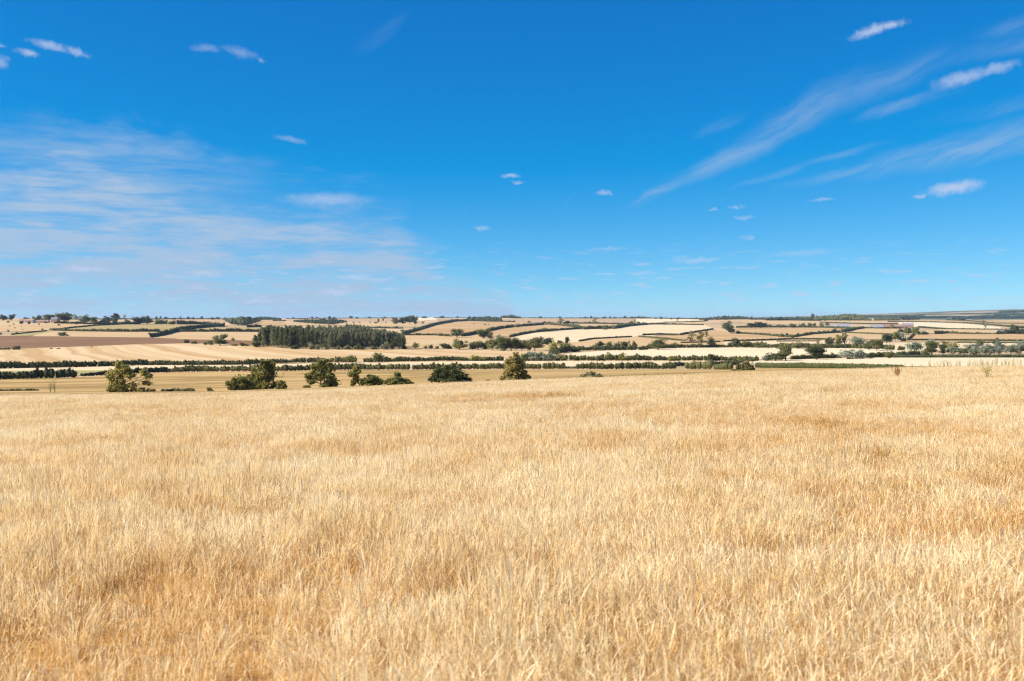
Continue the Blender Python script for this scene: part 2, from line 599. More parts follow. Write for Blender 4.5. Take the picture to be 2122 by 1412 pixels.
def foliage_mat(name, dark, mid, light, transl=0.36):
    m, g, out = new_mat(name)
    at = g.n('ShaderNodeAttribute', attribute_name='tone')
    oi = g.n('ShaderNodeObjectInfo')
    geo = g.n('ShaderNodeNewGeometry')
    ns = g.noise(geo.outputs['Position'], 0.16, 2, 0.6)
    f = g.math('ADD', at.outputs['Fac'], g.math('MULTIPLY', g.math('SUBTRACT', oi.outputs['Random'], 0.5), 0.50))
    f = g.math('ADD', f, g.math('MULTIPLY', g.math('SUBTRACT', ns, 0.5), 0.8), clamp=True)
    c = g.ramp(f, [(0.0, dark), (0.5, mid), (1.0, light)])
    d = g.n('ShaderNodeBsdfPrincipled')
    d.inputs['Roughness'].default_value = 0.62
    d.inputs['Specular IOR Level'].default_value = 0.25
    g.l(c, d.inputs['Base Color'])
    t = g.n('ShaderNodeBsdfTranslucent')
    g.l(g.mix(0.5, c, tuple(min(1, v * 1.5) for v in light)), t.inputs['Color'])
    mx = g.n('ShaderNodeMixShader')
    mx.inputs[0].default_value = transl
    g.l(d.outputs[0], mx.inputs[1])
    g.l(t.outputs[0], mx.inputs[2])
    g.l(mx.outputs[0], out.inputs['Surface'])
    return m


FOL = {
    'hedge': foliage_mat('hedge_leaves', (0.054, 0.062, 0.019), (0.128, 0.132, 0.041), (0.270, 0.236, 0.081)),
    'green': foliage_mat('tree_leaves', (0.040, 0.052, 0.012), (0.125, 0.138, 0.032), (0.300, 0.270, 0.075), 0.32),
    'dark': foliage_mat('dark_leaves', (0.024, 0.034, 0.010), (0.064, 0.078, 0.022), (0.150, 0.150, 0.045), 0.32),
    'bright': foliage_mat('bright_leaves', (0.055, 0.065, 0.012), (0.200, 0.195, 0.040), (0.500, 0.420, 0.130), 0.36),  # brighter, yellower leaf colour than the plain green
    'autumn': foliage_mat('turning_leaves', (0.085, 0.085, 0.020), (0.220, 0.190, 0.050), (0.440, 0.340, 0.120), 0.38),
    'willow': foliage_mat('willow_leaves', (0.108, 0.128, 0.081), (0.223, 0.250, 0.169), (0.405, 0.419, 0.297)),
    'sage': foliage_mat('sage_leaves', (0.101, 0.097, 0.046), (0.223, 0.203, 0.095), (0.405, 0.344, 0.169)),
    'poplar': foliage_mat('poplar_leaves', (0.065, 0.076, 0.038), (0.142, 0.151, 0.070), (0.257, 0.243, 0.115)),
}


def bark_mat():
    m, g, out = new_mat('bark')
    tc = g.n('ShaderNodeTexCoord')
    nz = g.noise(tc.outputs['Object'], 5.0, 4, 0.6)
    d = g.n('ShaderNodeBsdfPrincipled')
    d.inputs['Roughness'].default_value = 0.9
    g.l(g.ramp(nz, [(0.3, (0.10, 0.075, 0.05)), (0.7, (0.24, 0.19, 0.14))]), d.inputs['Base Color'])
    g.l(d.outputs[0], out.inputs['Surface'])
    return m


BARK = bark_mat()


def soil_mat(name, c0, c1, c2, stripe_dir=None, stripe_w=12.0, stripe_amt=0.5, fine=0.9, patch=0.02, green=None, streak=None):
    """field surface: two patch tones, optional cut swaths, optional green flush, fine grain"""
    c0, c1, c2 = ((r, gg * 0.985, b * 0.86) for r, gg, b in (c0, c1, c2))
    m, g, out = new_mat(name)
    geo = g.n('ShaderNodeNewGeometry')
    sp = g.n('ShaderNodeSeparateXYZ')
    g.l(geo.outputs['Position'], sp.inputs[0])
    X, Y = sp.outputs[0], sp.outputs[1]
    big = g.noise(geo.outputs['Position'], patch, 4, 0.6)
    c = g.mix(g.smooth(big, 0.35, 0.65), c0, c1)
    if stripe_dir is not None:
        a = math.radians(stripe_dir)
        s = g.math('ADD', g.math('MULTIPLY', X, math.cos(a)), g.math('MULTIPLY', Y, math.sin(a)))
        s = g.math('ADD', s, g.math('MULTIPLY', g.math('SUBTRACT', g.noise(geo.outputs['Position'], 0.006, 2, 0.5), 0.5), stripe_w * 1.5))
        n1 = g.noise(g.vec(g.math('DIVIDE', s, stripe_w), 0.0, 0.0), 1.0, 3, 0.7)
        c = g.mix(g.math('MULTIPLY', g.smooth(n1, 0.42, 0.60), stripe_amt), c, c2)
    else:
        n1 = g.noise(geo.outputs['Position'], patch * 4, 5, 0.65)
        c = g.mix(g.math('MULTIPLY', g.smooth(n1, 0.45, 0.72), 0.6), c, c2)
    if streak is not None:   # long low drifts of ranker growth lying across the slope
        ns = g.noise(g.vec(g.math('MULTIPLY', X, 0.016), g.math('MULTIPLY', Y, 0.075), 2.0), 1.0, 5, 0.65)
        c = g.mix(g.math('MULTIPLY', g.smooth(ns, 0.45, 0.58), 0.9), c, streak)
    if green is not None:
        n2 = g.noise(geo.outputs['Position'], patch * 1.5, 4, 0.6)
        c = g.mix(g.smooth(n2, 0.48, 0.62), c, green)
    gr = g.noise(geo.outputs['Position'], fine, 4, 0.7)
    c = g.mix(g.smooth(gr, 0.3, 0.75), c, g.mix(0.22, c, (0.16, 0.09, 0.035)))
    d = g.n('ShaderNodeBsdfPrincipled')
    d.inputs['Roughness'].default_value = 0.95
    d.inputs['Specular IOR Level'].default_value = 0.1
    g.l(c, d.inputs['Base Color'])
    bp = g.n('ShaderNodeBump')
    bp.inputs['Strength'].default_value = 0.35
    bp.inputs['Distance'].default_value = 0.3
    g.l(gr, bp.inputs['Height'])
    g.l(bp.outputs[0], d.inputs['Normal'])
    g.l(d.outputs[0], out.inputs['Surface'])
    return m


PALE = (0.66, 0.53, 0.37)
CREAM = (0.52, 0.362, 0.205)
TAN = (0.41, 0.262, 0.128)
GOLD = (0.47, 0.32, 0.145)
BROWN = (0.185, 0.100, 0.054)
PINK = (0.40, 0.275, 0.185)
OLIVE = (0.33, 0.29, 0.13)
SOIL = {
    'near': soil_mat('dry_thatch', (0.44, 0.27, 0.11), (0.50, 0.33, 0.15), (0.33, 0.19, 0.07), fine=9.0, patch=0.12),
    'pasture': soil_mat('rough_pasture', (0.45, 0.295, 0.13), (0.50, 0.345, 0.165), (0.35, 0.21, 0.08), fine=0.7, patch=0.03, streak=(0.25, 0.165, 0.05)),
    'pale': soil_mat('pale_stubble', PALE, (0.70, 0.575, 0.41), CREAM, 62, 9, 0.45, patch=0.008),
    'white': soil_mat('bleached_stubble', (0.72, 0.60, 0.44), (0.67, 0.55, 0.40), PALE, 80, 10, 0.4, patch=0.008),
    'swath': soil_mat('swathed_stubble', (0.62, 0.465, 0.30), (0.59, 0.435, 0.27), (0.46, 0.295, 0.145), 28, 19, 1.0, patch=0.008),
    'cream': soil_mat('cream_stubble', CREAM, (0.57, 0.42, 0.26), TAN, 55, 14, 0.5, patch=0.008),
    'tan': soil_mat('tan_stubble', TAN, CREAM, (0.44, 0.28, 0.14), 70, 16, 0.5, patch=0.008),
    'brown': soil_mat('ploughed_soil', BROWN, (0.235, 0.135, 0.074), (0.185, 0.10, 0.052), 85, 10, 0.6, patch=0.012),
    'pink': soil_mat('harrowed_soil', PINK, (0.42, 0.29, 0.185), (0.50, 0.37, 0.26), 60, 14, 0.5, patch=0.008),
    'olive': soil_mat('half_green_field', (0.42, 0.30, 0.145), OLIVE, TAN, 80, 10, 0.4, patch=0.012),
    'verge': soil_mat('green_verge', (0.36, 0.30, 0.14), (0.30, 0.27, 0.12), (0.46, 0.37, 0.19), fine=0.8, patch=0.03),
    'far': soil_mat('far_country', (0.42, 0.31, 0.18), (0.20, 0.19, 0.09), (0.10, 0.12, 0.05), fine=0.05, patch=0.0016),
}


def ground_mat():
    """straw over the whole country: dry thatch under the near grass, stubble tones beyond"""
    m, g, out = new_mat('dry_ground')
    geo = g.n('ShaderNodeNewGeometry')
    sp = g.n('ShaderNodeSeparateXYZ')
    g.l(geo.outputs['Position'], sp.inputs[0])
    P = geo.outputs['Position']
    n1 = g.noise(P, 0.35, 4, 0.6)
    near = g.mix(g.smooth(n1, 0.35, 0.65), (0.57, 0.345, 0.105), (0.49, 0.275, 0.075))
    n2 = g.noise(P, 11.0, 4, 0.75)
    near = g.mix(g.smooth(n2, 0.35, 0.7), near, (0.34, 0.17, 0.05))
    n3 = g.noise(P, 0.0022, 4, 0.6)
    far = g.mix(g.smooth(n3, 0.40, 0.60), CREAM, (0.40, 0.285, 0.155))
    n4 = g.noise(P, 0.004, 3, 0.6)
    far = g.mix(g.smooth(n4, 0.55, 0.66), far, (0.22, 0.19, 0.08))
    n5 = g.noise(g.vec(g.math('MULTIPLY', sp.outputs[0], 0.0022), g.math('MULTIPLY', sp.outputs[1], 0.0032)), 1.0, 4, 0.65)
    wild = g.mix(g.smooth(n5, 0.44, 0.52), (0.40, 0.30, 0.18), (0.05, 0.065, 0.03))
    far = g.mix(g.smooth(sp.outputs[1], 4000.0, 4400.0), far, wild)
    c = g.mix(g.smooth(sp.outputs[1], 110.0, 125.0), near, far)
    d = g.n('ShaderNodeBsdfPrincipled')
    d.inputs['Roughness'].default_value = 0.95
    d.inputs['Specular IOR Level'].default_value = 0.1
    g.l(c, d.inputs['Base Color'])
    g.l(d.outputs[0], out.inputs['Surface'])
    return m


# ------------------------------------------------------------------ ground sheet
def build_ground():
    Ys = np.concatenate([np.linspace(-40, 95, 136), np.exp(np.linspace(math.log(95), math.log(16000), 420))[1:]])
    us = np.linspace(-1, 1, 161)
    us = np.sign(us) * np.abs(us) ** 1.15
    half = 70 + np.abs(Ys) * 0.95
    X = us[None, :] * half[:, None]
    Y = np.repeat(Ys[:, None], len(us), 1)
    Z = terrain(X, Y)
    nr, nc = X.shape
    idx = np.arange(nr * nc).reshape(nr, nc)
    q = np.stack([idx[:-1, :-1], idx[:-1, 1:], idx[1:, 1:], idx[1:, :-1]], -1).reshape(-1, 4)
    me = mesh_np('ground', np.stack([X, Y, Z], -1).reshape(-1, 3), q, smooth=True)
    return add_obj('ground', me, ground_mat(), kind='structure')


build_ground()

n_field = [0]


def field(mat, xs, tops, bots, name='field', rows=10, dmin=95.0, dmax=4000.0):
    """a field draped on the ground between an upper and a lower edge, both given along xs"""
    n_field[0] += 1
    xs = np.array(xs, float)
    x = np.arange(xs[0], xs[-1] + 1e-6, max(4.0, (xs[-1] - xs[0]) / 160))
    x[-1] = xs[-1]
    tp, bt = np.interp(x, xs, tops), np.interp(x, xs, bots)
    f = np.linspace(0, 1, rows)[:, None]
    PY = bt[None, :] * (1 - f) + tp[None, :] * f
    PX = np.repeat(x[None, :], rows, 0)
    P = unproject(PX.ravel(), PY.ravel(), dmin, dmax)
    P[:, 2] += 0.06 + P[:, 1] * (1.6e-4 + 0.05e-4 * (n_field[0] % 40))
    nc = len(x)
    idx = np.arange(rows * nc).reshape(rows, nc)
    q = np.stack([idx[:-1, :-1], idx[:-1, 1:], idx[1:, 1:], idx[1:, :-1]], -1).reshape(-1, 4)
    me = mesh_np('field', P, q, smooth=True)
    return add_obj(name, me, SOIL[mat], kind='structure')


# upper and lower edges in photograph pixels, far to near
FIELDS = [
    # --- skyline fields
    ('cream', [-200, 300, 470], [662, 660.5, 661], [668, 667, 667]),
    ('tan', [300, 420, 470], [661.5, 661, 662], [666, 665, 665]),
    ('tan', [520, 660], [664, 663], [676, 674]),
    ('pink', [600, 720, 880], [660.5, 659.5, 659.5], [667, 667, 668]),
    ('cream', [590, 700, 860], [666, 667, 668], [674, 675, 678]),
    ('white', [865, 905], [659.5, 658.5], [665.5, 663.5]),
    ('white', [900, 1000, 1060], [658.5, 658, 658], [661, 661, 661]),
    ('pink', [905, 990, 1065], [661.5, 661, 661], [666, 665, 667]),
    ('pink', [1050, 1110, 1200], [661, 659.5, 659.5], [668.5, 669, 669.5]),
    ('white', [1085, 1150], [657.5, 657.5], [660.5, 659]),
    ('pink', [1200, 1320], [660, 659.5], [671, 671.5]),
    ('white', [1316, 1400, 1460], [661, 661, 663], [671, 668, 664.5]),
    ('cream', [1375, 1440, 1495], [668.5, 666.5, 667], [673, 673, 671]),
    ('cream', [1496, 1600, 1720], [662, 662.5, 665], [667, 673, 675]),
    ('white', [1790, 1860, 1870], [656.5, 657, 657], [664, 664, 664]),
    ('cream', [1700, 1800, 1900, 2000], [665, 665.5, 666, 664], [668, 671, 669.5, 669]),
    ('white', [1903, 2000, 2200], [659, 659.5, 660], [662.5, 664, 665.5]),
    ('tan', [1900, 2030, 2200], [664, 665, 664.5], [670, 671.5, 680]),
    ('white', [1862, 1900, 2000, 2075], [668, 668, 671.5, 679], [675, 679, 682, 683]),
    # --- left hillside
    ('cream', [-250, 110, 180, 210], [666, 668.5, 671, 672.5], [694, 686, 677, 673]),
    ('olive', [100, 200, 300, 440, 470], [684, 675, 672, 673.5, 674.5], [685, 686, 686, 680, 677]),
    ('verge', [24, 60, 105, 118], [695, 690.5, 686.5, 686.5], [697, 697, 692, 688]),
    ('cream', [70, 110, 315, 335], [696, 687, 688, 690], [698, 698, 700.5, 697]),
    ('olive', [370, 440, 540], [685.5, 679, 678.5], [686, 686, 687]),
    ('cream', [318, 372, 540], [700, 687, 688.5], [702.5, 704, 708]),
    ('brown', [-250, 0, 300, 420, 560], [698, 697, 700.5, 704, 708], [726, 725, 714.5, 712, 719]),
    ('swath', [-250, 0, 200, 340, 440, 560, 700, 860, 1000, 1120, 1170], [726, 725, 718, 711.5, 713.5, 719, 724, 725, 725, 726, 733],
     [766, 764, 760, 757, 757, 755, 751, 751, 748, 748, 746]),
    # --- middle country
    ('tan', [832, 870, 905, 960, 1060, 1135], [694, 684, 674, 667, 668, 671], [695.5, 695.5, 695.5, 696.5, 679, 672.5]),
    ('tan', [985, 1015, 1070, 1130, 1200, 1290], [698, 686, 677.5, 673.5, 676, 673], [700, 699, 698, 688, 683, 681]),
    ('cream', [838, 900, 960, 1020, 1075], [695.5, 696, 697, 699, 702], [722, 723, 724, 724, 724]),
    ('pale', [1060, 1110, 1150, 1205, 1280, 1305, 1350, 1460, 1482], [700, 690.5, 686.5, 683, 682, 677, 673.5, 674.5, 683], [705, 708, 711, 712, 702, 699.5, 697, 688, 684.5]),
    ('cream', [1100, 1205, 1235, 1312, 1420, 1500], [714, 709.5, 704, 699.5, 708, 709], [727, 726, 720, 720, 718, 718]),
    ('tan', [1318, 1400, 1480, 1530, 1640], [697.5, 696, 685, 690, 699], [700, 705, 708, 708.5, 703]),
    ('tan', [1528, 1600, 1700, 1775], [679, 679.5, 680, 682], [692, 697, 693, 682]),
    ('pale', [1500, 1600, 1700, 1760], [709, 707.5, 708, 708], [719, 720, 721, 721]),
    ('cream', [1645, 1690, 1760, 1800, 1835], [700, 692, 690.5, 692, 694], [704, 704, 704.5, 704.5, 705]),
    ('cream', [1760, 1785, 1860, 1870], [690, 681, 681.5, 682], [691, 692, 694, 693]),
    ('cream', [1905, 1945, 2070, 2080], [690, 683, 684, 685], [692, 692, 692.5, 691]),
    ('tan', [1884, 1896, 2200], [705, 693.5, 693], [705.5, 705.5, 707]),
    ('olive', [1870, 2200], [706, 707], [709.5, 711]),
    ('pale', [1830, 1900, 2200], [711, 711, 712], [727, 728, 728]),
    # --- bleached stubble on the valley floor
    ('white', [1165, 1250, 1400, 1560, 1830, 1930], [735, 727.5, 722, 721, 722, 724], [744, 743.5, 744, 745, 738, 734]),
    ('white', [1552, 1620, 1800, 1860, 2250], [750, 746, 742.5, 741.5, 742], [755, 755.5, 757.5, 760, 762]),
    ('pale', [-250, 0, 60, 150, 300, 520, 760, 1000, 1250, 1440, 1560], [767, 765, 764, 762.5, 758, 757, 752, 749, 748.5, 748.5, 749],
     [778, 776, 774, 772, 768, 766, 763, 761, 760, 759, 758]),
    ('verge', [-250, 0, 110, 215, 280], [770, 769.5, 768.5, 768.5, 770], [788, 786, 784, 776, 772]),
]
for f_ in FIELDS:
    field(*f_)
# rough pasture on the far side of the crest, down to the first hedge
field('pasture', [-330, 0, 155, 300, 530, 700, 900, 1200, 1500, 1600, 1800, 2000, 2250], [789, 787, 783.5, 774.5, 770, 768.5, 767.5, 766.5, 767, 763.5, 763.5, 760.5, 759],
      [826, 824, 822, 820, 815, 811, 800, 789, 779, 774, 768, 764.5, 760], name='pasture', rows=24)

# ------------------------------------------------------------------ foreground grass
def smooth_noise(x, y, seed, scale):
    """value noise, numpy"""
    r = np.random.default_rng(seed)
    tab = r.uniform(0, 1, (256, 256))
    x, y = x * scale + 100, y * scale + 100
    ix, iy = np.floor(x).astype(int), np.floor(y).astype(int)
    fx, fy = x - ix, y - iy
    fx, fy = fx * fx * (3 - 2 * fx), fy * fy * (3 - 2 * fy)
    a = tab[ix % 256, iy % 256]
    b = tab[(ix + 1) % 256, iy % 256]
    c = tab[ix % 256, (iy + 1) % 256]
    d = tab[(ix + 1) % 256, (iy + 1) % 256]
    return (a * (1 - fx) + b * fx) * (1 - fy) + (c * (1 - fx) + d * fx) * fy


def fbm(x, y, seed, scale):
    return (smooth_noise(x, y, seed, scale) * 0.55 + smooth_noise(x, y, seed + 1, scale * 2.1) * 0.28 + smooth_noise(x, y, seed + 2, scale * 4.3) * 0.17)


def grass_tile(rng, size, n, wmul, tufts, segs, hmul=1.0, pale=0.0):
    """verts, quads, tone of one square tile of dry grass with a soft, uneven border"""
    half = size / 2
    tx = rng.uniform(-half, half, (tufts, 2))
    ti = rng.integers(0, tufts, n)
    tuft_r = rng.uniform(0.012, 0.060, tufts)[ti, None]
    uni = rng.uniform(0, 1, n) < 0.42
    base = np.where(uni[:, None], rng.uniform(-half, half, (n, 2)), tx[ti] + rng.normal(0, 1, (n, 2)) * tuft_r)
    base = base + rng.normal(0, size * 0.035, (tufts, 2))[ti]
    kind = rng.uniform(0, 1, n)
    stalk = kind < 0.40
    lying = kind > 0.76
    hn = 0.70 + 0.6 * smooth_noise(base[:, 0], base[:, 1], int(rng.integers(999)), 1.6)
    th = rng.uniform(0.75, 1.25, tufts)[ti] * hn
    h = np.where(stalk, rng.uniform(0.13, 0.31, n), rng.uniform(0.06, 0.18, n)) * th
    h = np.where(lying, rng.uniform(0.12, 0.28, n), h) * hmul
    w = np.where(stalk, rng.uniform(0.0009, 0.0027, n), rng.uniform(0.0010, 0.0022, n)) * wmul
    # tufts lean together, single blades at random
    td = rng.uniform(0, 2 * math.pi, tufts)[ti]
    la = np.where(uni, rng.uniform(0, 2 * math.pi, n), td + rng.normal(0, 0.8, n))
    tl = rng.uniform(0.4, 1.5, tufts)[ti]
    lean = np.where(stalk, rng.uniform(0.05, 0.95, n) * tl, rng.uniform(0.3, 1.5, n) * tl)
    lean = np.where(lying, rng.uniform(1.2, 2.8, n), lean)
    ld = np.stack([np.cos(la), np.sin(la), np.zeros(n)], 1)
    yaw = rng.uniform(0, math.pi, n)
    side = np.stack([np.cos(yaw), np.sin(yaw), np.zeros(n)], 1)
    curl = rng.uniform(0.3, 1.3, n)
    ts = {3: (0.0, 0.45, 0.82, 1.0), 2: (0.0, 0.55, 1.0)}[segs]
    pst = {3: (0.9, 0.75, 1.7, 0.2), 2: (0.9, 0.9, 0.5)}[segs]
    plf = {3: (1.0, 1.0, 0.65, 0.08), 2: (1.0, 0.9, 0.1)}[segs]
    V = []
    prof = np.where(stalk[:, None], np.array(pst)[None, :], np.array(plf)[None, :])
    for i, t in enumerate(ts):
        z = h * t * (1 - np.minimum(0.78, 0.33 * lean) * t ** 1.2)
        off = h * lean * (t ** (1.0 + curl)) * 0.75
        c = np.concatenate([base, np.zeros((n, 1))], 1) + ld * off[:, None]
        c[:, 2] = z - 0.02
        sd = side * (w * prof[:, i])[:, None]
        V.append(c - sd)
        V.append(c + sd)
    k = 2 * len(ts)
    V = np.stack(V, 1).reshape(-1, 3)
    b = np.arange(n)[:, None] * k
    Q = np.concatenate([b + np.array([[2 * i, 2 * i + 1, 2 * i + 3, 2 * i + 2]]) for i in range(segs)], 0)
    tone = np.where(stalk, rng.uniform(0.5, 1.0, n), rng.uniform(0.0, 0.6, n))
    tone = np.clip(tone + pale + rng.normal(0, 0.12, tufts)[ti], 0, 1)
    return V, Q, np.repeat(tone, k)


def grass_tuft(rng):
    """a loose bundle of taller pale stems with drooping heads"""
    n = int(rng.integers(45, 90))
    r = rng.uniform(0.03, 0.09)
    base = rng.normal(0, r, (n, 2))
    dirn = rng.uniform(0, 2 * math.pi)
    h = rng.uniform(0.22, 0.44, n)
    la = dirn + rng.normal(0, 1.0, n)
    lean = rng.uniform(0.05, 0.85, n)
    ld = np.stack([np.cos(la), np.sin(la), np.zeros(n)], 1)
    yaw = rng.uniform(0, math.pi, n)
    side = np.stack([np.cos(yaw), np.sin(yaw), np.zeros(n)], 1)
    w = rng.uniform(0.0010, 0.0022, n)
    V = []
    for t, pw in ((0.0, 0.9), (0.45, 0.8), (0.80, 1.0), (0.90, 2.2), (1.0, 0.3)):
        z = h * t * (1 - 0.30 * lean * t ** 1.2)
        c = np.concatenate([base, np.zeros((n, 1))], 1) + ld * (h * lean * t ** 1.8 * 0.7)[:, None]
        c[:, 2] = z - 0.02
        V += [c - side * (w * pw)[:, None], c + side * (w * pw)[:, None]]
    V = np.stack(V, 1).reshape(-1, 3)
    b = np.arange(n)[:, None] * 10
    Q = np.concatenate([b + np.array([[2 * i, 2 * i + 1, 2 * i + 3, 2 * i + 2]]) for i in range(4)], 0)
    return V, Q, np.repeat(rng.uniform(0.55, 1.0, n), 10)


def grass_mat():
    m, g, out = new_mat('dry_grass')
    at = g.n('ShaderNodeAttribute', attribute_name='tone')
    geo = g.n('ShaderNodeNewGeometry')
    big = g.noise(geo.outputs['Position'], 0.13, 4, 0.62, 0.4)
    mid = g.noise(geo.outputs['Position'], 0.75, 3, 0.6)
    f = g.math('ADD', at.outputs['Fac'], g.math('MULTIPLY', g.math('SUBTRACT', big, 0.5), 1.5))
    f = g.math('ADD', f, g.math('MULTIPLY', g.math('SUBTRACT', mid, 0.5), 1.1), clamp=True)
    c = g.ramp(f, [(0.0, (0.47, 0.245, 0.055)), (0.28, (0.67, 0.42, 0.14)), (0.58, (0.82, 0.625, 0.315)), (1.0, (0.91, 0.785, 0.515))])
    d = g.n('ShaderNodeBsdfPrincipled')
    d.inputs['Roughness'].default_value = 0.55
    d.inputs['Specular IOR Level'].default_value = 0.3
    g.l(c, d.inputs['Base Color'])
    t = g.n('ShaderNodeBsdfTranslucent')
    g.l(c, t.inputs['Color'])
    mx = g.n('ShaderNodeMixShader')
    mx.inputs[0].default_value = 0.48
    g.l(d.outputs[0], mx.inputs[1])
    g.l(t.outputs[0], mx.inputs[2])
    g.l(mx.outputs[0], out.inputs['Surface'])
    return m


def build_grass():
    rng = np.random.default_rng(11)
    NEAR, FAR, TUFT = 7, 4, 8
    NS, FS = 2.0, 4.0
    V, Q, TN, PID, ROT, SCL, VAR = [], [], [], [], [], [], []
    nv = 0

    def push_patch(k, v, q, tn):
        nonlocal nv
        V.append(v)
        Q.append(q + nv)
        TN.append(tn)
        PID.append(np.full(len(v), k))
        ROT.append(np.zeros((len(v), 3)))
        SCL.append(np.ones((len(v), 3)))
        VAR.append(np.zeros(len(v)))
        nv += len(v)
    for k in range(NEAR):
        if k < 4:
            push_patch(k, *grass_tile(rng, NS, 20000, 0.92, 560, 3))
        else:      # thin, short, rustier turf
            push_patch(k, *grass_tile(rng, NS, 13000, 0.88, 420, 3, 0.72, -0.09))
    for k in range(FAR):
        push_patch(NEAR + k, *grass_tile(rng, FS, 30000, 2.0, 1300, 2))
    for k in range(TUFT):
        push_patch(NEAR + FAR + k, *grass_tuft(rng))

    def points(y0, y1, size, pid):
        nonlocal nv
        ys = np.arange(y0, y1, size) + size / 2
        P = []
        for y in ys:
            m = int((0.60 * y + 4) / size) + 1
            xs = np.arange(-m, m + 1) * size
            P.append(np.stack([xs, np.full(len(xs), y)], 1))
        P = np.concatenate(P)
        x, y = P[:, 0], P[:, 1]
        n = len(x)
        e = 0.5
        gx = (terrain(x + e, y) - terrain(x - e, y)) / (2 * e)
        gy = (terrain(x, y + e) - terrain(x, y - e)) / (2 * e)
        z = terrain(x, y)
        hn = fbm(x, y, 5, 0.11)
        sc = np.clip(0.55 + 0.9 * hn, 0.6, 1.3) * rng.uniform(0.95, 1.05, n)
        rz = rng.integers(0, 4, n) * math.pi / 2
        cz, sz = np.cos(rz), np.sin(rz)
        up = unit(np.stack([-gx, -gy, np.ones(n)], 1))
        xa = unit(np.cross(np.stack([-sz, cz, np.zeros(n)], 1), up))
        ya = np.cross(up, xa)
        R = np.zeros((n, 3, 3))
        R[:, :, 0], R[:, :, 1], R[:, :, 2] = xa, ya, up
        ex = np.arctan2(R[:, 2, 1], R[:, 2, 2])
        ey = -np.arcsin(np.clip(R[:, 2, 0], -1, 1))
        ez = np.arctan2(R[:, 1, 0], R[:, 0, 0])
        V.append(np.stack([x, y, z], 1))
        TN.append(np.full(n, 0.5))
        PID.append(np.full(n, pid))
        ROT.append(np.stack([ex, ey, ez], 1))
        mir = np.where(rng.uniform(0, 1, n) < 0.5, -1.0, 1.0)
        SCL.append(np.stack([mir, np.ones(n), sc], 1))
        if pid == -1:
            thin = fbm(x, y, 23, 0.17) + rng.normal(0, 0.05, n) < 0.40
            VAR.append(np.where(thin, rng.integers(4, NEAR, n), rng.integers(0, 4, n)))
        else:
            VAR.append(rng.integers(0, FAR, n))
        nv += n
    points(0.0, 40, NS, -1)
    points(40, 112, FS, -2)
    # standing tufts, in drifts
    n = 9000
    y = np.sqrt(rng.uniform(0.0, 1.0, n)) * 50
    x = rng.uniform(-1, 1, n) * (0.60 * y + 3)
    keep = (fbm(x, y, 87, 0.30) + rng.normal(0, 0.07, n) > 0.47) & (y > 1.5)
    x, y = x[keep], y[keep]
    n = len(x)
    V.append(np.stack([x, y, terrain(x, y)], 1))
    TN.append(np.full(n, 0.5))
    PID.append(np.full(n, -3))
    ROT.append(np.stack([rng.normal(0, 0.12, n), rng.normal(0, 0.12, n), rng.uniform(0, 6.28, n)], 1))
    k_ = rng.uniform(0.6, 1.05, n)
    SCL.append(np.stack([k_, k_, k_], 1))
    VAR.append(rng.integers(0, TUFT, n))
    nv += n
    me = mesh_np('grass', np.concatenate(V), np.concatenate(Q), None, {
        'tone': ('FLOAT', 'POINT', np.concatenate(TN)), 'pid': ('INT', 'POINT', np.concatenate(PID).astype(np.int32)),
        'rot': ('FLOAT_VECTOR', 'POINT', np.concatenate(ROT).astype(np.float32)), 'scl': ('FLOAT_VECTOR', 'POINT', np.concatenate(SCL).astype(np.float32)),
        'var': ('INT', 'POINT', np.concatenate(VAR).astype(np.int32))})
    o = add_obj('dry_grass', me, grass_mat(), label='tall dry straw coloured grass covering the whole near slope', category='grass', kind='stuff')
    ng = bpy.data.node_groups.new('grass_field', 'GeometryNodeTree')
    ng.interface.new_socket('Geometry', in_out='INPUT', socket_type='NodeSocketGeometry')
    ng.interface.new_socket('Geometry', in_out='OUTPUT', socket_type='NodeSocketGeometry')
    N, L = ng.nodes, ng.links
    gi, go = N.new('NodeGroupInput'), N.new('NodeGroupOutput')
    pid = N.new('GeometryNodeInputNamedAttribute')
    pid.data_type = 'INT'
    pid.inputs['Name'].default_value = 'pid'

    def pick(k):
        c = N.new('FunctionNodeCompare')
        c.data_type = 'INT'
        c.operation = 'EQUAL'
        L.new(pid.outputs['Attribute'], c.inputs[2])
        c.inputs[3].default_value = k
        s = N.new('GeometryNodeSeparateGeometry')
        s.domain = 'POINT'
        L.new(gi.outputs[0], s.inputs['Geometry'])
        L.new(c.outputs[0], s.inputs['Selection'])
        return s.outputs['Selection']
    join = N.new('GeometryNodeJoinGeometry')
    for pp, ks in ((-1, range(NEAR)), (-2, range(NEAR, NEAR + FAR)), (-3, range(NEAR + FAR, NEAR + FAR + TUFT))):
        g2i = N.new('GeometryNodeGeometryToInstance')
        for k in reversed(list(ks)):      # the newest link comes first
            L.new(pick(k), g2i.inputs[0])
        iop = N.new('GeometryNodeInstanceOnPoints')
        L.new(pick(pp), iop.inputs['Points'])
        L.new(g2i.outputs[0], iop.inputs['Instance'])
        iop.inputs['Pick Instance'].default_value = True
        va = N.new('GeometryNodeInputNamedAttribute')
        va.data_type = 'INT'
        va.inputs['Name'].default_value = 'var'
        L.new(va.outputs['Attribute'], iop.inputs['Instance Index'])
        ra = N.new('GeometryNodeInputNamedAttribute')
        ra.data_type = 'FLOAT_VECTOR'
        ra.inputs['Name'].default_value = 'rot'
        e2r = N.new('FunctionNodeEulerToRotation')
        L.new(ra.outputs['Attribute'], e2r.inputs[0])
        L.new(e2r.outputs[0], iop.inputs['Rotation'])
        sa = N.new('GeometryNodeInputNamedAttribute')
        sa.data_type = 'FLOAT_VECTOR'
        sa.inputs['Name'].default_value = 'scl'
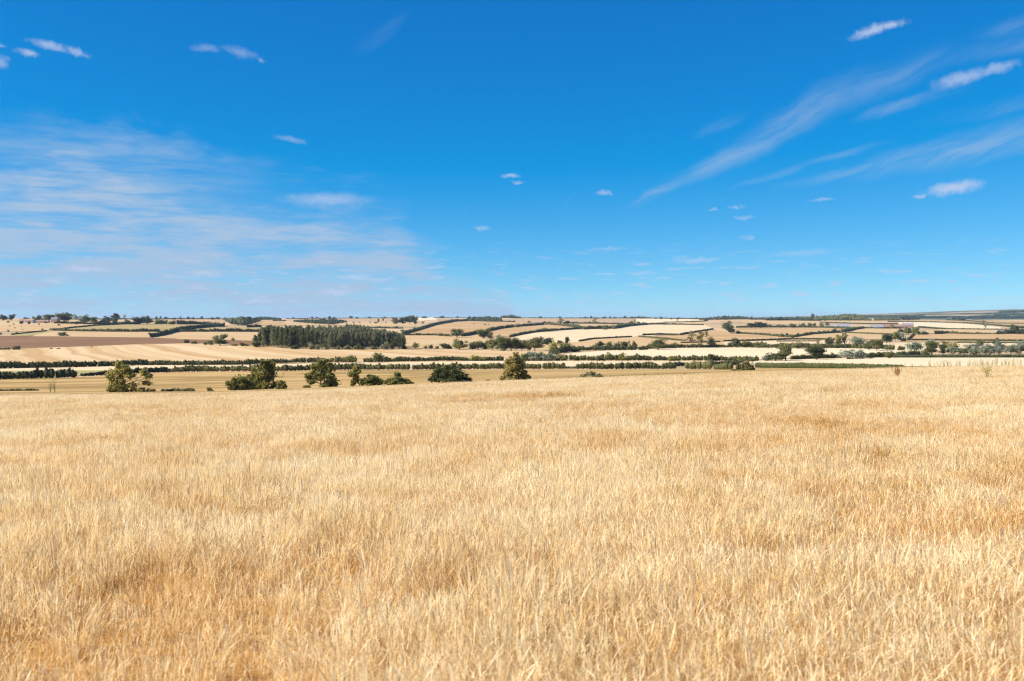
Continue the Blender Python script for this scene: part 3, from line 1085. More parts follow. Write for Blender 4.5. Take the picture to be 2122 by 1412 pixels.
        L.new(sa.outputs['Attribute'], iop.inputs['Scale'])
        L.new(iop.outputs[0], join.inputs[0])
    L.new(join.outputs[0], go.inputs[0])
    md = o.modifiers.new('grass_field', 'NODES')
    md.node_group = ng
    return o


build_grass()
# ------------------------------------------------------------------ hedges
rng_h = np.random.default_rng(77)
PX = 2.072 / F_PX      # one picture pixel (1024 wide) per metre of distance


def resample(P, step):
    seg = np.linalg.norm(np.diff(P[:, :2], axis=0), axis=1)
    s = np.concatenate([[0], np.cumsum(seg)])
    n = max(2, int(s[-1] / step) + 1)
    t = np.linspace(0, s[-1], n)
    return np.stack([np.interp(t, s, P[:, k]) for k in range(3)], 1)


def hedge(label, pts, hpx, mat='hedge', rough=0.28, name='hedge', trimmed=False, dens=7.0, flat=1.0):
    """a run of bushes along a line of ground points; hpx = its height in photograph pixels at both ends"""
    rng = rng_h
    pts = np.array(pts, float)
    x = np.linspace(pts[0, 0], pts[-1, 0], max(6, int(abs(pts[-1, 0] - pts[0, 0]) / 6)))
    order = np.argsort(pts[:, 0])
    P = unproject(x, np.interp(x, pts[order, 0], pts[order, 1]))
    h0 = hpx[0] * P[0, 1] / F_PX
    h1 = hpx[-1] * P[-1, 1] / F_PX
    hm = max(0.5, (h0 + h1) / 2)
    R = resample(P, hm * (0.45 if not trimmed else 0.4))
    R[:, 2] = terrain(R[:, 0], R[:, 1])
    f = np.linspace(0, 1, len(R))
    h = h0 * (1 - f) + h1 * f
    s = np.arange(len(R)) * hm * 0.5
    wav = fbm(s / hm, np.full(len(R), float(rng.integers(99))), int(rng.integers(999)), 0.45) - 0.5
    h = h * 1.32 * (1 + (wav * 2.4 + rng.uniform(-0.18, 0.18, len(R))) * rough)
    h = np.maximum(h, hm * 0.35)
    side = rng.normal(0, 0.12, (len(R), 2)) * hm * (0.3 if trimmed else 1.0)
    blobs = np.stack([R[:, 0] + side[:, 0], R[:, 1] + side[:, 1], R[:, 2] + h * 0.46, hm * 0.52 + 0 * h, hm * 0.55 * flat + 0 * h, h * 0.56], 1)
    if trimmed:
        blobs[:, 3:5] *= 0.95
    else:
        # shoots and taller bushes that break the top line
        k = rng.choice(len(R), max(1, len(R) // 3))
        ex = blobs[k].copy()
        ex[:, :2] += rng.normal(0, 0.25, (len(k), 2)) * hm
        ex[:, 2] += h[k] * rng.uniform(0.15, 0.42, len(k))
        ex[:, 3:6] *= rng.uniform(0.35, 0.6, (len(k), 1))
        blobs = np.concatenate([blobs, ex])
    D = R[:, 1].mean()
    area = (np.linalg.norm(np.diff(P[:, :2], axis=0), axis=1).sum() * hm) / (D * PX) ** 2
    n = int(np.clip(area * dens, 250, 14000))
    size = max(0.12, 0.50 * D * PX, math.sqrt(area * (D * PX) ** 2 / n) * 0.55)
    buf = Buf()
    c0 = np.array([R[0, 0], R[0, 1], R[0, 2]])
    b2 = blobs.copy()
    b2[:, :3] -= c0
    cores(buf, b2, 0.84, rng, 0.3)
    scatter_leaves(buf, rng, b2, n, size, shell=0.30)
    return add_obj(name, buf.mesh(name), FOL[mat], loc=tuple(c0), label=label, category='hedge', group=None)


def woodland(label, xs, bots, tops, mat='dark', rows=5, spread=10.0, name='woodland', step=0.55, dens=6.0):
    """a far wood that reads as one mass of crowns, standing on the ground between two edges"""
    rng = rng_h
    xs = np.array(xs, float)
    x = np.arange(xs[0], xs[-1], 2.2)
    base = unproject(x, np.interp(x, xs, bots))
    D0 = np.median(base[:, 1])
    blobs = []
    for r in range(rows):
        f = r / max(1, rows - 1)
        D = base[:, 1] + f * spread * D0 / 100 + rng.normal(0, D0 * 0.004, len(x))
        X = (x + rng.uniform(-1.2, 1.2, len(x)) - W_PX / 2) / F_PX * D
        Z = terrain(X, D)
        ybot, ytop = np.interp(x, xs, bots), np.interp(x, xs, tops)
        yt = ybot + (ytop - ybot) * (0.62 + 0.38 * f)          # crowns of the back rows reach the skyline of the wood
        ztop = EYE - D * (yt - HORIZON) / F_PX
        hh = np.maximum(ztop - Z, D * 2.2 / F_PX) * rng.uniform(0.62, 1.12, len(x))
        w = np.maximum(hh * 0.40, D * 2.0 / F_PX)
        blobs.append(np.stack([X, D, Z + hh * 0.55, w * rng.uniform(0.8, 1.2, len(x)), w, hh * 0.5], 1))
    blobs = np.concatenate(blobs)
    wd = (xs[-1] - xs[0]) * (np.mean(bots) - np.mean(tops)) / 4.3
    n = int(np.clip(wd * dens * 2.2, 500, 14000))
    c0 = base[0].copy()
    blobs[:, :3] -= c0
    buf = Buf()
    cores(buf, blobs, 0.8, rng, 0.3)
    scatter_leaves(buf, rng, blobs, n, 0.5 * D0 * PX, shell=0.22)
    return add_obj(name, buf.mesh(name), FOL[mat], loc=tuple(c0), label=label, category='woodland', kind='stuff')


HEDGES = [
    # nearest hedge, along the foot of the rough pasture
    ('dark bushy hedge below the green verge at the valley foot', [(-120, 792), (0, 787), (155, 783.5)], (14, 15), 'dark'),
    ('low ragged hedge behind the leaning tree on the pasture edge', [(170, 780.5), (225, 777.5), (300, 774), (345, 772.5)], (6, 11), 'dark'),
    ('bushy olive hedge running behind the tall double-stemmed tree', [(345, 772.5), (420, 771), (510, 770), (600, 769.5), (641, 768.5)], (10.5, 10), 'hedge'),
    ('straight olive hedge behind the low bush pair, ending at a gateway', [(660, 768.5), (720, 767.5), (800, 767), (850, 767)], (10, 11), 'hedge'),
    ('hedge starting beside the pale gateway and passing behind the yellowing tree', [(858, 767), (960, 766), (1060, 765.5), (1168, 765.5)], (11, 10), 'hedge'),
    ('short dry olive hedge just above the round sage shrub', [(1200, 766), (1248, 766)], (11, 11), 'hedge'),
    ('long olive hedge between the round sage shrub and the hedge gap', [(1251, 766), (1330, 765.5), (1398, 765.5)], (11, 12), 'hedge'),
    ('thin low hedge stub joining two hedges above the pasture', [(1170, 764.5), (1200, 764.5)], (4, 4), 'dark'),
    ('isolated thick clump of hedge with gaps on both sides', [(1426, 766), (1472, 766)], (14, 14), 'hedge'),
    ('small rounded hedge clump beside the big two-tone bush', [(1485, 767), (1512, 767)], (11, 12), 'hedge'),
    ('dark hedge glimpsed behind the clumps along the far lane', [(1395, 759.5), (1500, 758), (1530, 757.5)], (6, 8), 'dark'),
    # second hedge
    ('dark uneven hedge along the foot of the great swathed field', [(-120, 768), (0, 765), (70, 763.5), (150, 762), (215, 760), (300, 757.5)], (13, 9), 'dark'),
    ('clipped-looking dark hedge below the striped stubble, left of a gap', [(300, 757.5), (400, 757), (500, 756.5)], (8, 8), 'dark'),
    ('hedge passing behind the tall double-stemmed tree and ending at a small round tree', [(506, 756), (600, 753), (660, 751.5), (737, 751)], (8, 8), 'hedge'),
    ('dense dark hedge with one tree rising from its start', [(756, 751.5), (850, 750), (940, 748.5), (1042, 748)], (8, 7), 'dark'),
    ('mixed bushy hedge below the bleached field, from the yellowing tree onward', [(1075, 748), (1150, 747.5), (1230, 748), (1330, 748)], (11, 9), 'hedge'),
    ('olive hedge with a dark double bush at its end', [(1330, 748), (1410, 748), (1500, 748.5), (1570, 749)], (9, 9), 'hedge'),
    ('low bushy hedge between the leaning dark tree and the pale willow pair', [(1640, 746), (1700, 743.5), (1745, 742)], (8, 6), 'hedge'),
    ('bushy hedge under the pale stubble beside the big willow', [(1795, 742), (1850, 741), (1905, 738)], (8, 9), 'hedge'),
    # other hedges of the middle country
    ('hedge under the willow thicket slanting up to the bleached field', [(1140, 735), (1165, 731), (1200, 727.5)], (9, 8), 'hedge'),
    ('bushy hedge along the top of the bleached field', [(1200, 727), (1260, 727), (1340, 726)], (8, 8), 'hedge'),
    ('hedge below the tall round tree, by the sparse ash trees', [(1340, 724), (1400, 722), (1470, 720.5), (1512, 720)], (8, 5), 'hedge'),
    ('bushy hedge below the small oak at the field corner', [(1511, 720), (1560, 720.5), (1620, 721.5)], (10, 7), 'hedge'),
    ('long scrubby hedge above the bleached field', [(1620, 721.5), (1700, 722), (1760, 722.5), (1850, 725)], (9, 8), 'hedge'),
    ('curving dark hedge climbing round the top of the brown dome field', [(834, 694.5), (868, 685), (900, 675), (938, 667.5)], (5, 4), 'dark'),
    ('hedge along the crest of the brown dome field', [(938, 667.5), (971, 665.5), (1063, 668.5)], (4, 2.5), 'dark'),
    ('low dark hedge at the foot of the brown dome field', [(828, 696), (900, 696), (931, 697.5)], (4, 4), 'dark'),
    ('short rising hedge linking the two oaks below the brown field', [(958, 698), (992, 691.5)], (5, 5), 'dark'),
    ('hedge climbing from the oak pair towards the upper fields', [(1010, 688), (1035, 682.5), (1066, 678.5), (1127, 674)], (5, 4), 'dark'),
    ('dark hedge rising along the edge of the large pale hill field', [(1058, 699.5), (1080, 694.5), (1107, 690), (1150, 686.5), (1200, 683)], (4, 4), 'dark'),
    ('hedge over the shoulder of the large pale hill field', [(1200, 683.5), (1275, 682), (1300, 677.5), (1340, 674)], (6, 4), 'dark'),
    ('thin dark hedge along the top of the large pale hill field', [(1340, 674), (1372, 673), (1457, 675)], (3, 2.5), 'dark'),
    ('thin dark hedge at the lower edge of the large pale hill field', [(1200, 709), (1228, 704), (1309, 699.5)], (3.5, 3), 'dark', True),
    ('dark clipped hedge below the pale hill field, beyond the gap', [(1332, 696), (1375, 694.5), (1405, 696)], (3.5, 3.5), 'dark', True),
    ('dark clipped hedge curving up to the field corner trees', [(1409, 695.5), (1440, 690), (1478, 684)], (3.5, 3), 'dark', True),
    ('thin dark hedge falling away from the hilltop gap', [(1323, 699), (1376, 703), (1420, 708)], (3, 3), 'dark', True),
    ('thin hedge line running in front of the sparse ash trees', [(1411, 712), (1450, 711), (1492, 710)], (3, 3), 'dark', True),
    ('hedge below the skyline fields with a lone leafy tree', [(1180, 671), (1240, 671.5), (1300, 673)], (3, 2.5), 'dark'),
    ('hedge on the far slope above the brown dome field', [(1130, 673), (1165, 676), (1200, 680)], (4, 5), 'hedge'),
    ('dark hedge below the tan field with the row of small trees', [(1531, 692.5), (1575, 695), (1613, 698), (1645, 700.5)], (3.5, 4), 'dark'),
    ('dark hedge rising from the small trees up to the grey barn', [(1645, 700), (1681, 694), (1730, 691), (1790, 681.5)], (4, 4), 'dark'),
    ('thin dark hedge running out from the farm lane', [(1752, 691), (1800, 693), (1866, 695.5)], (3, 3), 'dark', True),
    ('thin hedge crossing the valley fields', [(1500, 708.5), (1590, 706), (1640, 704), (1720, 704.5)], (3, 3), 'dark', True),
    ('thin hedge closely behind the scrubby valley trees', [(1610, 709), (1700, 708.5)], (2.5, 2.5), 'dark', True),
    ('dark hedge behind the tan field and the round hilltop oaks', [(1527, 680), (1620, 679.5), (1700, 680), (1775, 683)], (4, 4), 'dark'),
    ('dark hedge below the long barns', [(1790, 681.5), (1830, 682), (1866, 682)], (3, 3), 'dark'),
    ('dark hedge at the foot of the bright field by the brick house', [(1903, 679.5), (1955, 683), (2075, 684.5)], (3, 2.5), 'dark', True),
    ('dark bushy hedge between two strips below the bright field', [(1938, 693), (1965, 691), (2000, 692.5), (2065, 693)], (5, 2.5), 'dark'),
    ('thin dark hedge along the bottom of the wide tan field', [(1890, 706), (2000, 706.5), (2180, 708)], (3, 3), 'dark', True),
    ('second thin dark hedge just below the wide tan field', [(1985, 711), (2180, 712)], (2.5, 2.5), 'dark', True),
    ('short slanting hedge up to the brick house garden', [(1882, 706), (1894, 694.5)], (4, 3), 'dark'),
    ('thin hedge across the slope above the barns', [(1700, 669.5), (1790, 672), (1860, 672.5)], (2.2, 2), 'dark', True),
    ('thin hedge above the bright field by the brick house', [(1840, 668), (1900, 668), (2000, 670.5), (2030, 672)], (2.2, 2.2), 'dark', True),
    ('thin hedge slanting down the far slope to the white cottage', [(2020, 672), (2060, 675), (2122, 681)], (2.5, 3), 'dark', True),
    ('thin hedge high on the slope near the tall thin tree', [(1960, 664.5), (2000, 666), (2060, 671), (2122, 672)], (2, 2), 'dark', True),
    ('hedge line below the blue distant hills', [(2015, 663.5), (2075, 663), (2180, 664)], (2, 2), 'dark', True),
    ('garden hedge round the white cottage', [(2066, 692.5), (2122, 693), (2180, 693)], (5, 8), 'dark'),
    ('dark slanting hedge on the left pasture, ending at the verge', [(24, 694.5), (60, 691), (97, 687)], (2.6, 2.6), 'dark', True),
    ('dark hedge climbing from the bush field to the farm trees', [(110, 685.5), (150, 680.5), (198, 676), (269, 672.5)], (3, 2.5), 'dark', True),
    ('thick hedge above the pale field with the lone bush', [(103, 685), (160, 687.5), (240, 688.5), (330, 688.5)], (4, 6), 'hedge'),
    ('thick dark hedge climbing from the ploughed field to the skyline wood', [(314, 700), (340, 695), (368, 687.5), (400, 682)], (7, 6), 'dark'),
    ('upper run of the thick hedge that climbs to the skyline wood', [(400, 682), (440, 678.5), (464, 677)], (6, 5), 'dark'),
    ('bushy hedge along the top of the cream field by the plantation', [(374, 688.5), (430, 688.5), (480, 688.5), (536, 689)], (5, 6), 'hedge'),
    ('short dark hedge above the plantation', [(512, 679.5), (540, 678.5)], (5, 4), 'dark'),
    ('straight dark hedge on the far hill beside the skyline wood', [(566, 666), (592, 666)], (2.4, 2.4), 'dark', True),
    ('thin hedge under the far bushes behind the plantation', [(760, 680), (800, 681), (835, 681.5)], (2.5, 2.5), 'dark'),
    ('scrubby hedge below the skyline farm trees', [(115, 671), (200, 673), (290, 673)], (4, 4), 'dark'),
    ('scrubby thicket hedge below the skyline, above the green field', [(368, 673), (400, 673), (425, 673), (456, 674)], (7, 4), 'hedge'),
    ('low dark hedge between the ploughed field and the swathed field', [(-60, 726.5), (20, 725.5)], (4, 3.5), 'dark'),
    ('dark hedge line on the skyline left of the wood', [(60, 664), (150, 663), (300, 662.5), (460, 662)], (2.5, 2), 'dark'),
    ('low hedge line on the far skyline right of the wood', [(592, 661.5), (720, 660.5), (860, 660)], (1.5, 1.5), 'dark'),
    ('faint hedge line along the middle skyline', [(900, 660), (1000, 660), (1120, 660), (1200, 660.5)], (1.6, 1.6), 'dark'),
    ('hedge line on the skyline above the pink fields', [(1200, 660.5), (1320, 660.5), (1440, 662), (1500, 663)], (1.8, 2.2), 'dark'),
    ('hedge crossing the pale far field below the skyline', [(1378, 669), (1430, 668), (1462, 667)], (1.6, 1.6), 'dark', True),
    ('wooded hedge line on the far rise before the round wood', [(1590, 665), (1640, 665), (1700, 666)], (4, 4), 'dark'),
]
for h_ in HEDGES:
    hedge(h_[0], h_[1], h_[2], h_[3], trimmed=len(h_) > 4 and h_[4], rough=0.12 if len(h_) > 4 else 0.34)
# neat machine-cut hedges
hedge('long machine-cut dark green hedge above the near grass', [(1566, 763), (1640, 764), (1800, 765), (1868, 765.5)], (10, 8), 'dark', rough=0.05, trimmed=True)
hedge('neat dark green hedge dividing the two bleached fields', [(1850, 742), (1950, 742), (2050, 742), (2200, 742)], (6, 6), 'dark', rough=0.05, trimmed=True)
hedge('dark low bramble strip lying in the rough pasture, at the picture edge', [(-40, 812), (80, 811)], (4, 3.5), 'dark', name='bramble_patch', rough=0.4)
hedge('low green bramble strip between two pasture trees', [(337, 812.5), (400, 812.5)], (5, 5), 'hedge', name='bramble_patch', rough=0.4)

WOODS = [
    ('dark rounded wood on the left skyline', [464, 480, 510, 540], [664, 674, 677, 667], [658, 656, 656, 657], 'dark'),
    ('bluish strip of wood beyond the skyline wood', [536, 560, 583], [664, 664, 664], [656, 656.5, 659], 'dark'),
    ('broad low wood behind the plantation', [610, 640, 690, 718], [668, 671, 674, 669], [663, 661, 660, 664], 'dark'),
    ('scrubby dark thicket on the far slope above the brown dome field', [970, 1010, 1040], [666, 666, 667], [656, 655, 658], 'dark'),
    ('dark hilltop wood on the middle skyline', [1040, 1060, 1078], [660, 660, 660], [653, 652, 656], 'dark'),
    ('low hilltop copse on the skyline above the pink fields', [1315, 1330, 1346], [661, 661, 661], [656, 654.5, 657], 'dark'),
    ('long low wooded ridge right of the middle skyline', [1450, 1500, 1530, 1560], [664, 664, 663, 663], [659.5, 653.5, 654, 658], 'dark'),
    ('wooded far rise left of the round hill wood', [1556, 1620, 1700], [663.5, 664, 664.5], [659, 657, 656], 'dark'),
    ('large round wooded hill on the right skyline', [1690, 1720, 1760, 1790, 1806], [666, 665.5, 665.5, 665.5, 666], [655, 653, 649, 653, 662], 'green'),
    ('dark block of conifers on the right skyline', [1869, 1880, 1905], [664.5, 664.5, 663.5], [653, 654, 656], 'dark'),
    ('thin belt of trees beside the conifer block', [1812, 1840, 1866], [665.5, 665, 664.5], [658.5, 657.5, 657], 'hedge'),
]
for w_ in WOODS:
    woodland(*w_)
# woods on the far blue hills
rngf = np.random.default_rng(5)
for (lab, u0, u1, D0, D1, n, hgt) in (
        ('distant blue woods on the lower flank of the far hills', 0.38, 0.60, 4700, 5000, 260, 6),
        ('distant blue woods halfway up the far hills', 0.33, 0.62, 5250, 5600, 300, 6),
        ('distant dark wood along the crest of the far hills', 0.49, 0.64, 5900, 6000, 120, 10)):
    Dq = rngf.uniform(D0, D1, n)
    Xq = rngf.uniform(u0, u1, n) * Dq
    cl = fbm(Xq / 1000, Dq / 1000, 31, 3.0)
    kp = cl > (0.44 if hgt < 9 else 0.0)
    Xq, Dq = Xq[kp], Dq[kp]
    Zq = terrain(Xq, Dq)
    b = np.stack([Xq, Dq, Zq + hgt * 0.4, np.full(len(Xq), 32.0), np.full(len(Xq), 24.0), np.full(len(Xq), hgt * 0.75)], 1)
    c0 = b[0, :3].copy()
    b[:, :3] -= c0
    bu = Buf()
    cores(bu, b, 0.95, rngf, 0.3)
    scatter_leaves(bu, rngf, b, 3000, 3.0, shell=0.2)
    add_obj('distant_woods', bu.mesh('distant_woods'), FOL['dark'], loc=tuple(c0), label=lab, category='woodland', kind='stuff')

# ------------------------------------------------------------------ trees that share crown shapes
PROTO = {}


def proto(kind, mat, var, big):
    key = (kind, mat, var, big)
    if key in PROTO:
        return PROTO[key]
    rng = np.random.default_rng(abs(hash((kind, var))) % 100000 if False else sum(ord(c) for c in kind) * 7 + var * 131)
    lean = rng.normal(0, 0.03, 2)
    spec = {
        'round': [(0, 0, .56, .46, .46, .44), (.05, 0, .30, .40, .40, .26)],
        'oak': [(-.14, 0, .64, .34, .36, .34), (.18, .05, .58, .32, .36, .36), (0, -.1, .36, .46, .42, .28)],
        'bush': [(0, 0, .45, .44, .44, .52), (.22, 0, .32, .28, .30, .34), (-.22, .05, .34, .28, .30, .40)],
        'poplar': [(0, 0, .26, .42, .42, .26), (.02, 0, .52, .42, .42, .28), (0, 0, .78, .30, .30, .24)],
        'willow': [(-.15, 0, .45, .34, .38, .48), (.18, 0, .42, .32, .38, .44), (0, .05, .62, .32, .36, .36)],
        'sparse': [(-.22, 0, .70, .22, .24, .22), (.20, .1, .60, .24, .24, .22), (0, -.1, .42, .26, .24, .20), (.05, 0, .85, .18, .2, .14), (-.1, .1, .22, .2, .2, .14)],
        'tall': [(0, 0, .68, .42, .42, .33), (.08, 0, .42, .40, .38, .28), (-.08, 0, .20, .30, .30, .18)],
    }[kind]
    m = {'sparse': 5}.get(kind, 11)
    blobs = np.concatenate([sub_blobs(rng, s, m, 0.30 if kind != 'sparse' else 0.3, 0.52, 0.3) for s in spec])
    # let the clumps fill the unit box
    top_z = (blobs[:, 2] + blobs[:, 5]).max()
    blobs[:, [2, 5]] /= top_z
    ext = max(np.abs(blobs[:, 0]).max() + blobs[:, 3].mean() * 0.8, 0.3)
    blobs[:, [0, 1, 3, 4]] *= 0.5 / ext
    blobs[:, 0] += lean[0] * blobs[:, 2]
    n = (3000 if big else 1000)
    if kind == 'sparse':
        n = int(n * 0.55)
    crown = Buf()
    if kind != 'sparse':
        cores(crown, np.array(spec, float), 0.62, rng, 0.25)
    scatter_leaves(crown, rng, blobs, n, 0.030 if big else 0.050, zmin=0.0, shell=0.4)
    trunk = Buf()
    tr = 0.035 if kind not in ('poplar',) else 0.03
    top = spec[0][2]
    tube(trunk, bend(rng, (0, 0, -0.04), (lean[0] * top, lean[1] * top, top), 5, 0.05), np.linspace(tr, tr * 0.5, 5))
    for s in spec[: 4]:
        e = np.array(s[:3]) + np.array([0, 0, 0.05])
        tube(trunk, bend(rng, (0, 0, 0.14 + 0.1 * rng.uniform()), e, 4, 0.08), np.linspace(tr * 0.55, tr * 0.2, 4), 5)
    PROTO[key] = (crown.mesh('crown'), trunk.mesh('trunk'), rng)
    PROTO[key][0].materials.append(FOL[mat])
    PROTO[key][1].materials.append(BARK)
    # one-piece version for trees a few pixels high
    both = Buf()
    for src, mi in ((crown, 0), (trunk, 1)):
        off = both.n
        for v, t in zip(src.v, src.tone):
            both.v.append(v)
            both.tone.append(t)
        for q, qm in zip(src.q, src.qm):
            both.q.append(q + off)
            both.qm.append(np.full(len(q), mi))
        for q, qm in zip(src.t, src.tm):
            both.t.append(q + off)
            both.tm.append(np.full(len(q), mi))
        both.n += src.n
    me = both.mesh('small_tree')
    me.materials.append(FOL[mat])
    me.materials.append(BARK)
    PROTO[key] = (PROTO[key][0], PROTO[key][1], me)
    return PROTO[key]


rng_t = np.random.default_rng(3)


def place(kind, mat, P, wid, hgt, px_h, label, group=None, name=None, category='tree'):
    var = int(rng_t.integers(0, 3))
    big = px_h >= 22
    crown, trunk, small = proto(kind, mat, var, big)
    name = name or ('shrub' if kind == 'bush' else 'tree')
    category = 'shrub' if kind == 'bush' else category
    rz = float(rng_t.uniform(0, 2 * math.pi))
    k = 1.32 if px_h >= 11 and kind != 'poplar' else 1.14
    s = (wid * k, wid * k, hgt * 1.06)
    if px_h < 14 or kind == 'bush' and px_h < 20:
        o = add_obj(name, small, None, loc=tuple(P), label=label, category=category, group=group)
        o.rotation_euler = (0, 0, rz)
        o.scale = s
        return o
    root = add_obj(name, None, None, loc=tuple(P), label=label, category=category, group=group)
    root.rotation_euler = (0, 0, rz)
    root.scale = s
    add_obj('trunk', trunk, None, root)
    add_obj('crown', crown, None, root)
    return root


ORD = ['first', 'second', 'third', 'fourth', 'fifth', 'sixth', 'seventh', 'eighth', 'ninth', 'tenth', 'eleventh', 'twelfth', 'thirteenth', 'fourteenth', 'fifteenth',
       'sixteenth', 'seventeenth', 'eighteenth', 'nineteenth', 'twentieth', 'twenty-first', 'twenty-second', 'twenty-third', 'twenty-fourth', 'twenty-fifth',
       'twenty-sixth', 'twenty-seventh', 'twenty-eighth', 'twenty-ninth', 'thirtieth', 'thirty-first', 'thirty-second', 'thirty-third', 'thirty-fourth', 'thirty-fifth',
       'thirty-sixth', 'thirty-seventh', 'thirty-eighth', 'thirty-ninth', 'fortieth']


def trees(group, template, items):
    """items: kind, foliage, centre x, base y, width, top y [, own label]"""
    items = sorted(items, key=lambda t: t[2])
    for i, t in enumerate(items):
        kind, mat, cx, by, w, ty = t[:6]
        P = unproject(cx, by)[0]
        D = P[1]
        ztop = EYE - D * (ty - HORIZON) / F_PX
        hgt = max(ztop - P[2], D * 2.0 / F_PX)
        lab = t[6] if len(t) > 6 else template.format(o=ORD[i])
        place(kind, mat, P, w / F_PX * D, hgt, by - ty, lab, group)


trees('trees round the skyline farm', 'dark tree by the farm on the skyline, {o} from the left', [
    ('round', 'dark', 7, 665, 16, 652), ('oak', 'dark', 25, 665, 16, 651.5), ('bush', 'dark', 54, 664, 13, 657), ('round', 'green', 69.5, 664, 7, 655.5),
    ('round', 'dark', 81, 666, 13, 653), ('oak', 'dark', 102, 667, 28, 652), ('oak', 'green', 133, 669, 27, 648), ('round', 'willow', 156, 664, 10, 651),
    ('round', 'green', 176, 671, 20, 652), ('oak', 'green', 194, 671, 19, 657), ('round', 'dark', 222, 670, 17, 655), ('tall', 'dark', 240, 669, 18, 649.5),
    ('sparse', 'sage', 259, 664, 10, 652.5), ('oak', 'dark', 287, 673, 24, 656.5), ('round', 'dark', 305, 673, 26, 655), ('bush', 'green', 334, 673, 25, 661), ('bush', 'green', 356, 673, 20, 664),
    ('bush', 'dark', 212, 672, 14, 661), ('bush', 'dark', 120, 669, 12, 660), ('bush', 'dark', 265, 672, 16, 662)])
trees('small trees on the left skyline', 'small tree on the skyline left of the dark wood, {o} from the left', [
    ('round', 'dark', 324, 663, 7, 655.5), ('tall', 'dark', 333, 663, 5, 655), ('bush', 'dark', 344, 663, 12, 656.5), ('tall', 'dark', 374, 663, 4, 655.5), ('round', 'dark', 390, 663, 7, 656.5),
    ('round', 'dark', 400, 663, 7, 657), ('tall', 'dark', 418, 662.5, 7, 655.5), ('bush', 'dark', 440, 663, 14, 657.5), ('round', 'dark', 452, 663, 12, 657), ('bush', 'dark', 360, 663, 10, 658)])
trees('trees on the far middle skyline', 'tiny tree on the far middle skyline, {o} from the left', [
    ('round', 'dark', 607, 661.5, 6, 657), ('round', 'dark', 647, 661, 7, 656.5), ('round', 'dark', 657, 661, 7, 657), ('tall', 'dark', 683, 662, 8, 655.5), ('bush', 'dark', 692, 662, 10, 657),
    ('round', 'dark', 727, 661, 9, 655), ('bush', 'dark', 740, 661, 9, 657), ('round', 'dark', 765, 660.5, 10, 656.5), ('round', 'dark', 797, 660.5, 6, 656), ('bush', 'dark', 880, 660, 16, 655.5),
    ('bush', 'dark', 915, 660, 14, 654.5), ('round', 'dark', 948, 660, 5, 655.5), ('round', 'dark', 973, 660, 5, 655), ('bush', 'dark', 1120, 660.5, 10, 655.5), ('round', 'dark', 1160, 660.5, 5, 656),
    ('round', 'dark', 1213, 661, 6, 656), ('tall', 'dark', 1225, 661, 5, 655), ('bush', 'dark', 1252, 661, 9, 656), ('tall', 'dark', 1264, 661, 4, 655), ('round', 'dark', 1274, 661, 4, 656),
    ('round', 'dark', 1295, 661, 7, 654.5), ('bush', 'dark', 1310, 661, 8, 656), ('round', 'dark', 1359, 662, 5, 657.5), ('round', 'dark', 1370, 662.5, 6, 656.5), ('round', 'dark', 1391, 663, 5, 658.5),
    ('round', 'dark', 1405, 663, 5, 658)])
trees('trees on the right skyline', 'small tree on the skyline by the round wooded hill, {o} from the left', [
    ('round', 'dark', 1557, 663.5, 6, 655.5), ('round', 'dark', 1599, 664, 7, 656.5), ('round', 'dark', 1617, 664, 7, 656), ('round', 'dark', 1652, 664, 8, 655), ('tall', 'dark', 1684, 664, 7, 650.5),
    ('round', 'dark', 1692, 664, 4, 653.5), ('round', 'dark', 1976, 664, 5, 658), ('bush', 'dark', 1990, 665, 22, 659.5)])
trees('two tall clumps behind the plantation', 'tall crown of the skyline grove behind the plantation, {o} from the left', [
    ('tall', 'green', 819, 672.5, 15, 658), ('tall', 'dark', 834, 672.5, 15, 657), ('oak', 'green', 849, 672.5, 18, 654), ('tall', 'green', 860, 672.5, 13, 656)])
trees('bushes on the far slope', 'small dark bush on the far slope behind the plantation, {o} from the left', [
    ('bush', 'dark', 733, 669.5, 6, 666.5), ('bush', 'dark', 745, 669.5, 4, 667), ('bush', 'dark', 767, 670, 4, 667), ('bush', 'dark', 779, 670.5, 9, 667), ('tall', 'dark', 784, 669, 5, 660.5),
    ('tall', 'dark', 794, 666, 4, 659), ('bush', 'dark', 800, 670, 4, 667.5), ('bush', 'dark', 787, 681, 8, 675.5), ('bush', 'dark', 762, 680, 4, 675), ('bush', 'dark', 800, 681, 5, 676.5),
    ('bush', 'dark', 821, 681, 11, 676), ('bush', 'sage', 833, 688, 12, 682.5), ('bush', 'dark', 876, 671, 6, 666.5), ('bush', 'dark', 860, 684, 13, 678.5), ('bush', 'dark', 872, 684, 9, 679)])
trees('shrubs scattered over the left pasture', 'tiny dark shrub dotted on the left hillside pasture, {o} from the left', [
    ('bush', 'dark', 2, 694, 6, 689), ('bush', 'dark', 17, 688, 5, 683), ('bush', 'dark', 20, 677, 5, 674.5), ('bush', 'dark', 28.5, 673.5, 3.5, 670), ('bush', 'dark', 17, 669.5, 6, 665),
    ('bush', 'dark', 44, 672, 8, 664.5), ('bush', 'dark', 60, 672.5, 8, 664.5), ('bush', 'dark', 31, 681, 3, 678.5), ('bush', 'dark', 44, 677.5, 3, 675.5), ('bush', 'dark', 35, 691.5, 6, 688.5),
    ('bush', 'dark', 47, 685, 3, 682.5), ('bush', 'dark', 81, 674, 4, 669.5), ('bush', 'dark', 88, 684.5, 5, 680.5), ('bush', 'dark', 95, 670.5, 7, 665.5), ('bush', 'dark', 122, 675.5, 6, 671.5),
    ('bush', 'dark', 157, 679, 4, 675.5), ('bush', 'dark', 157, 673, 6, 669)])
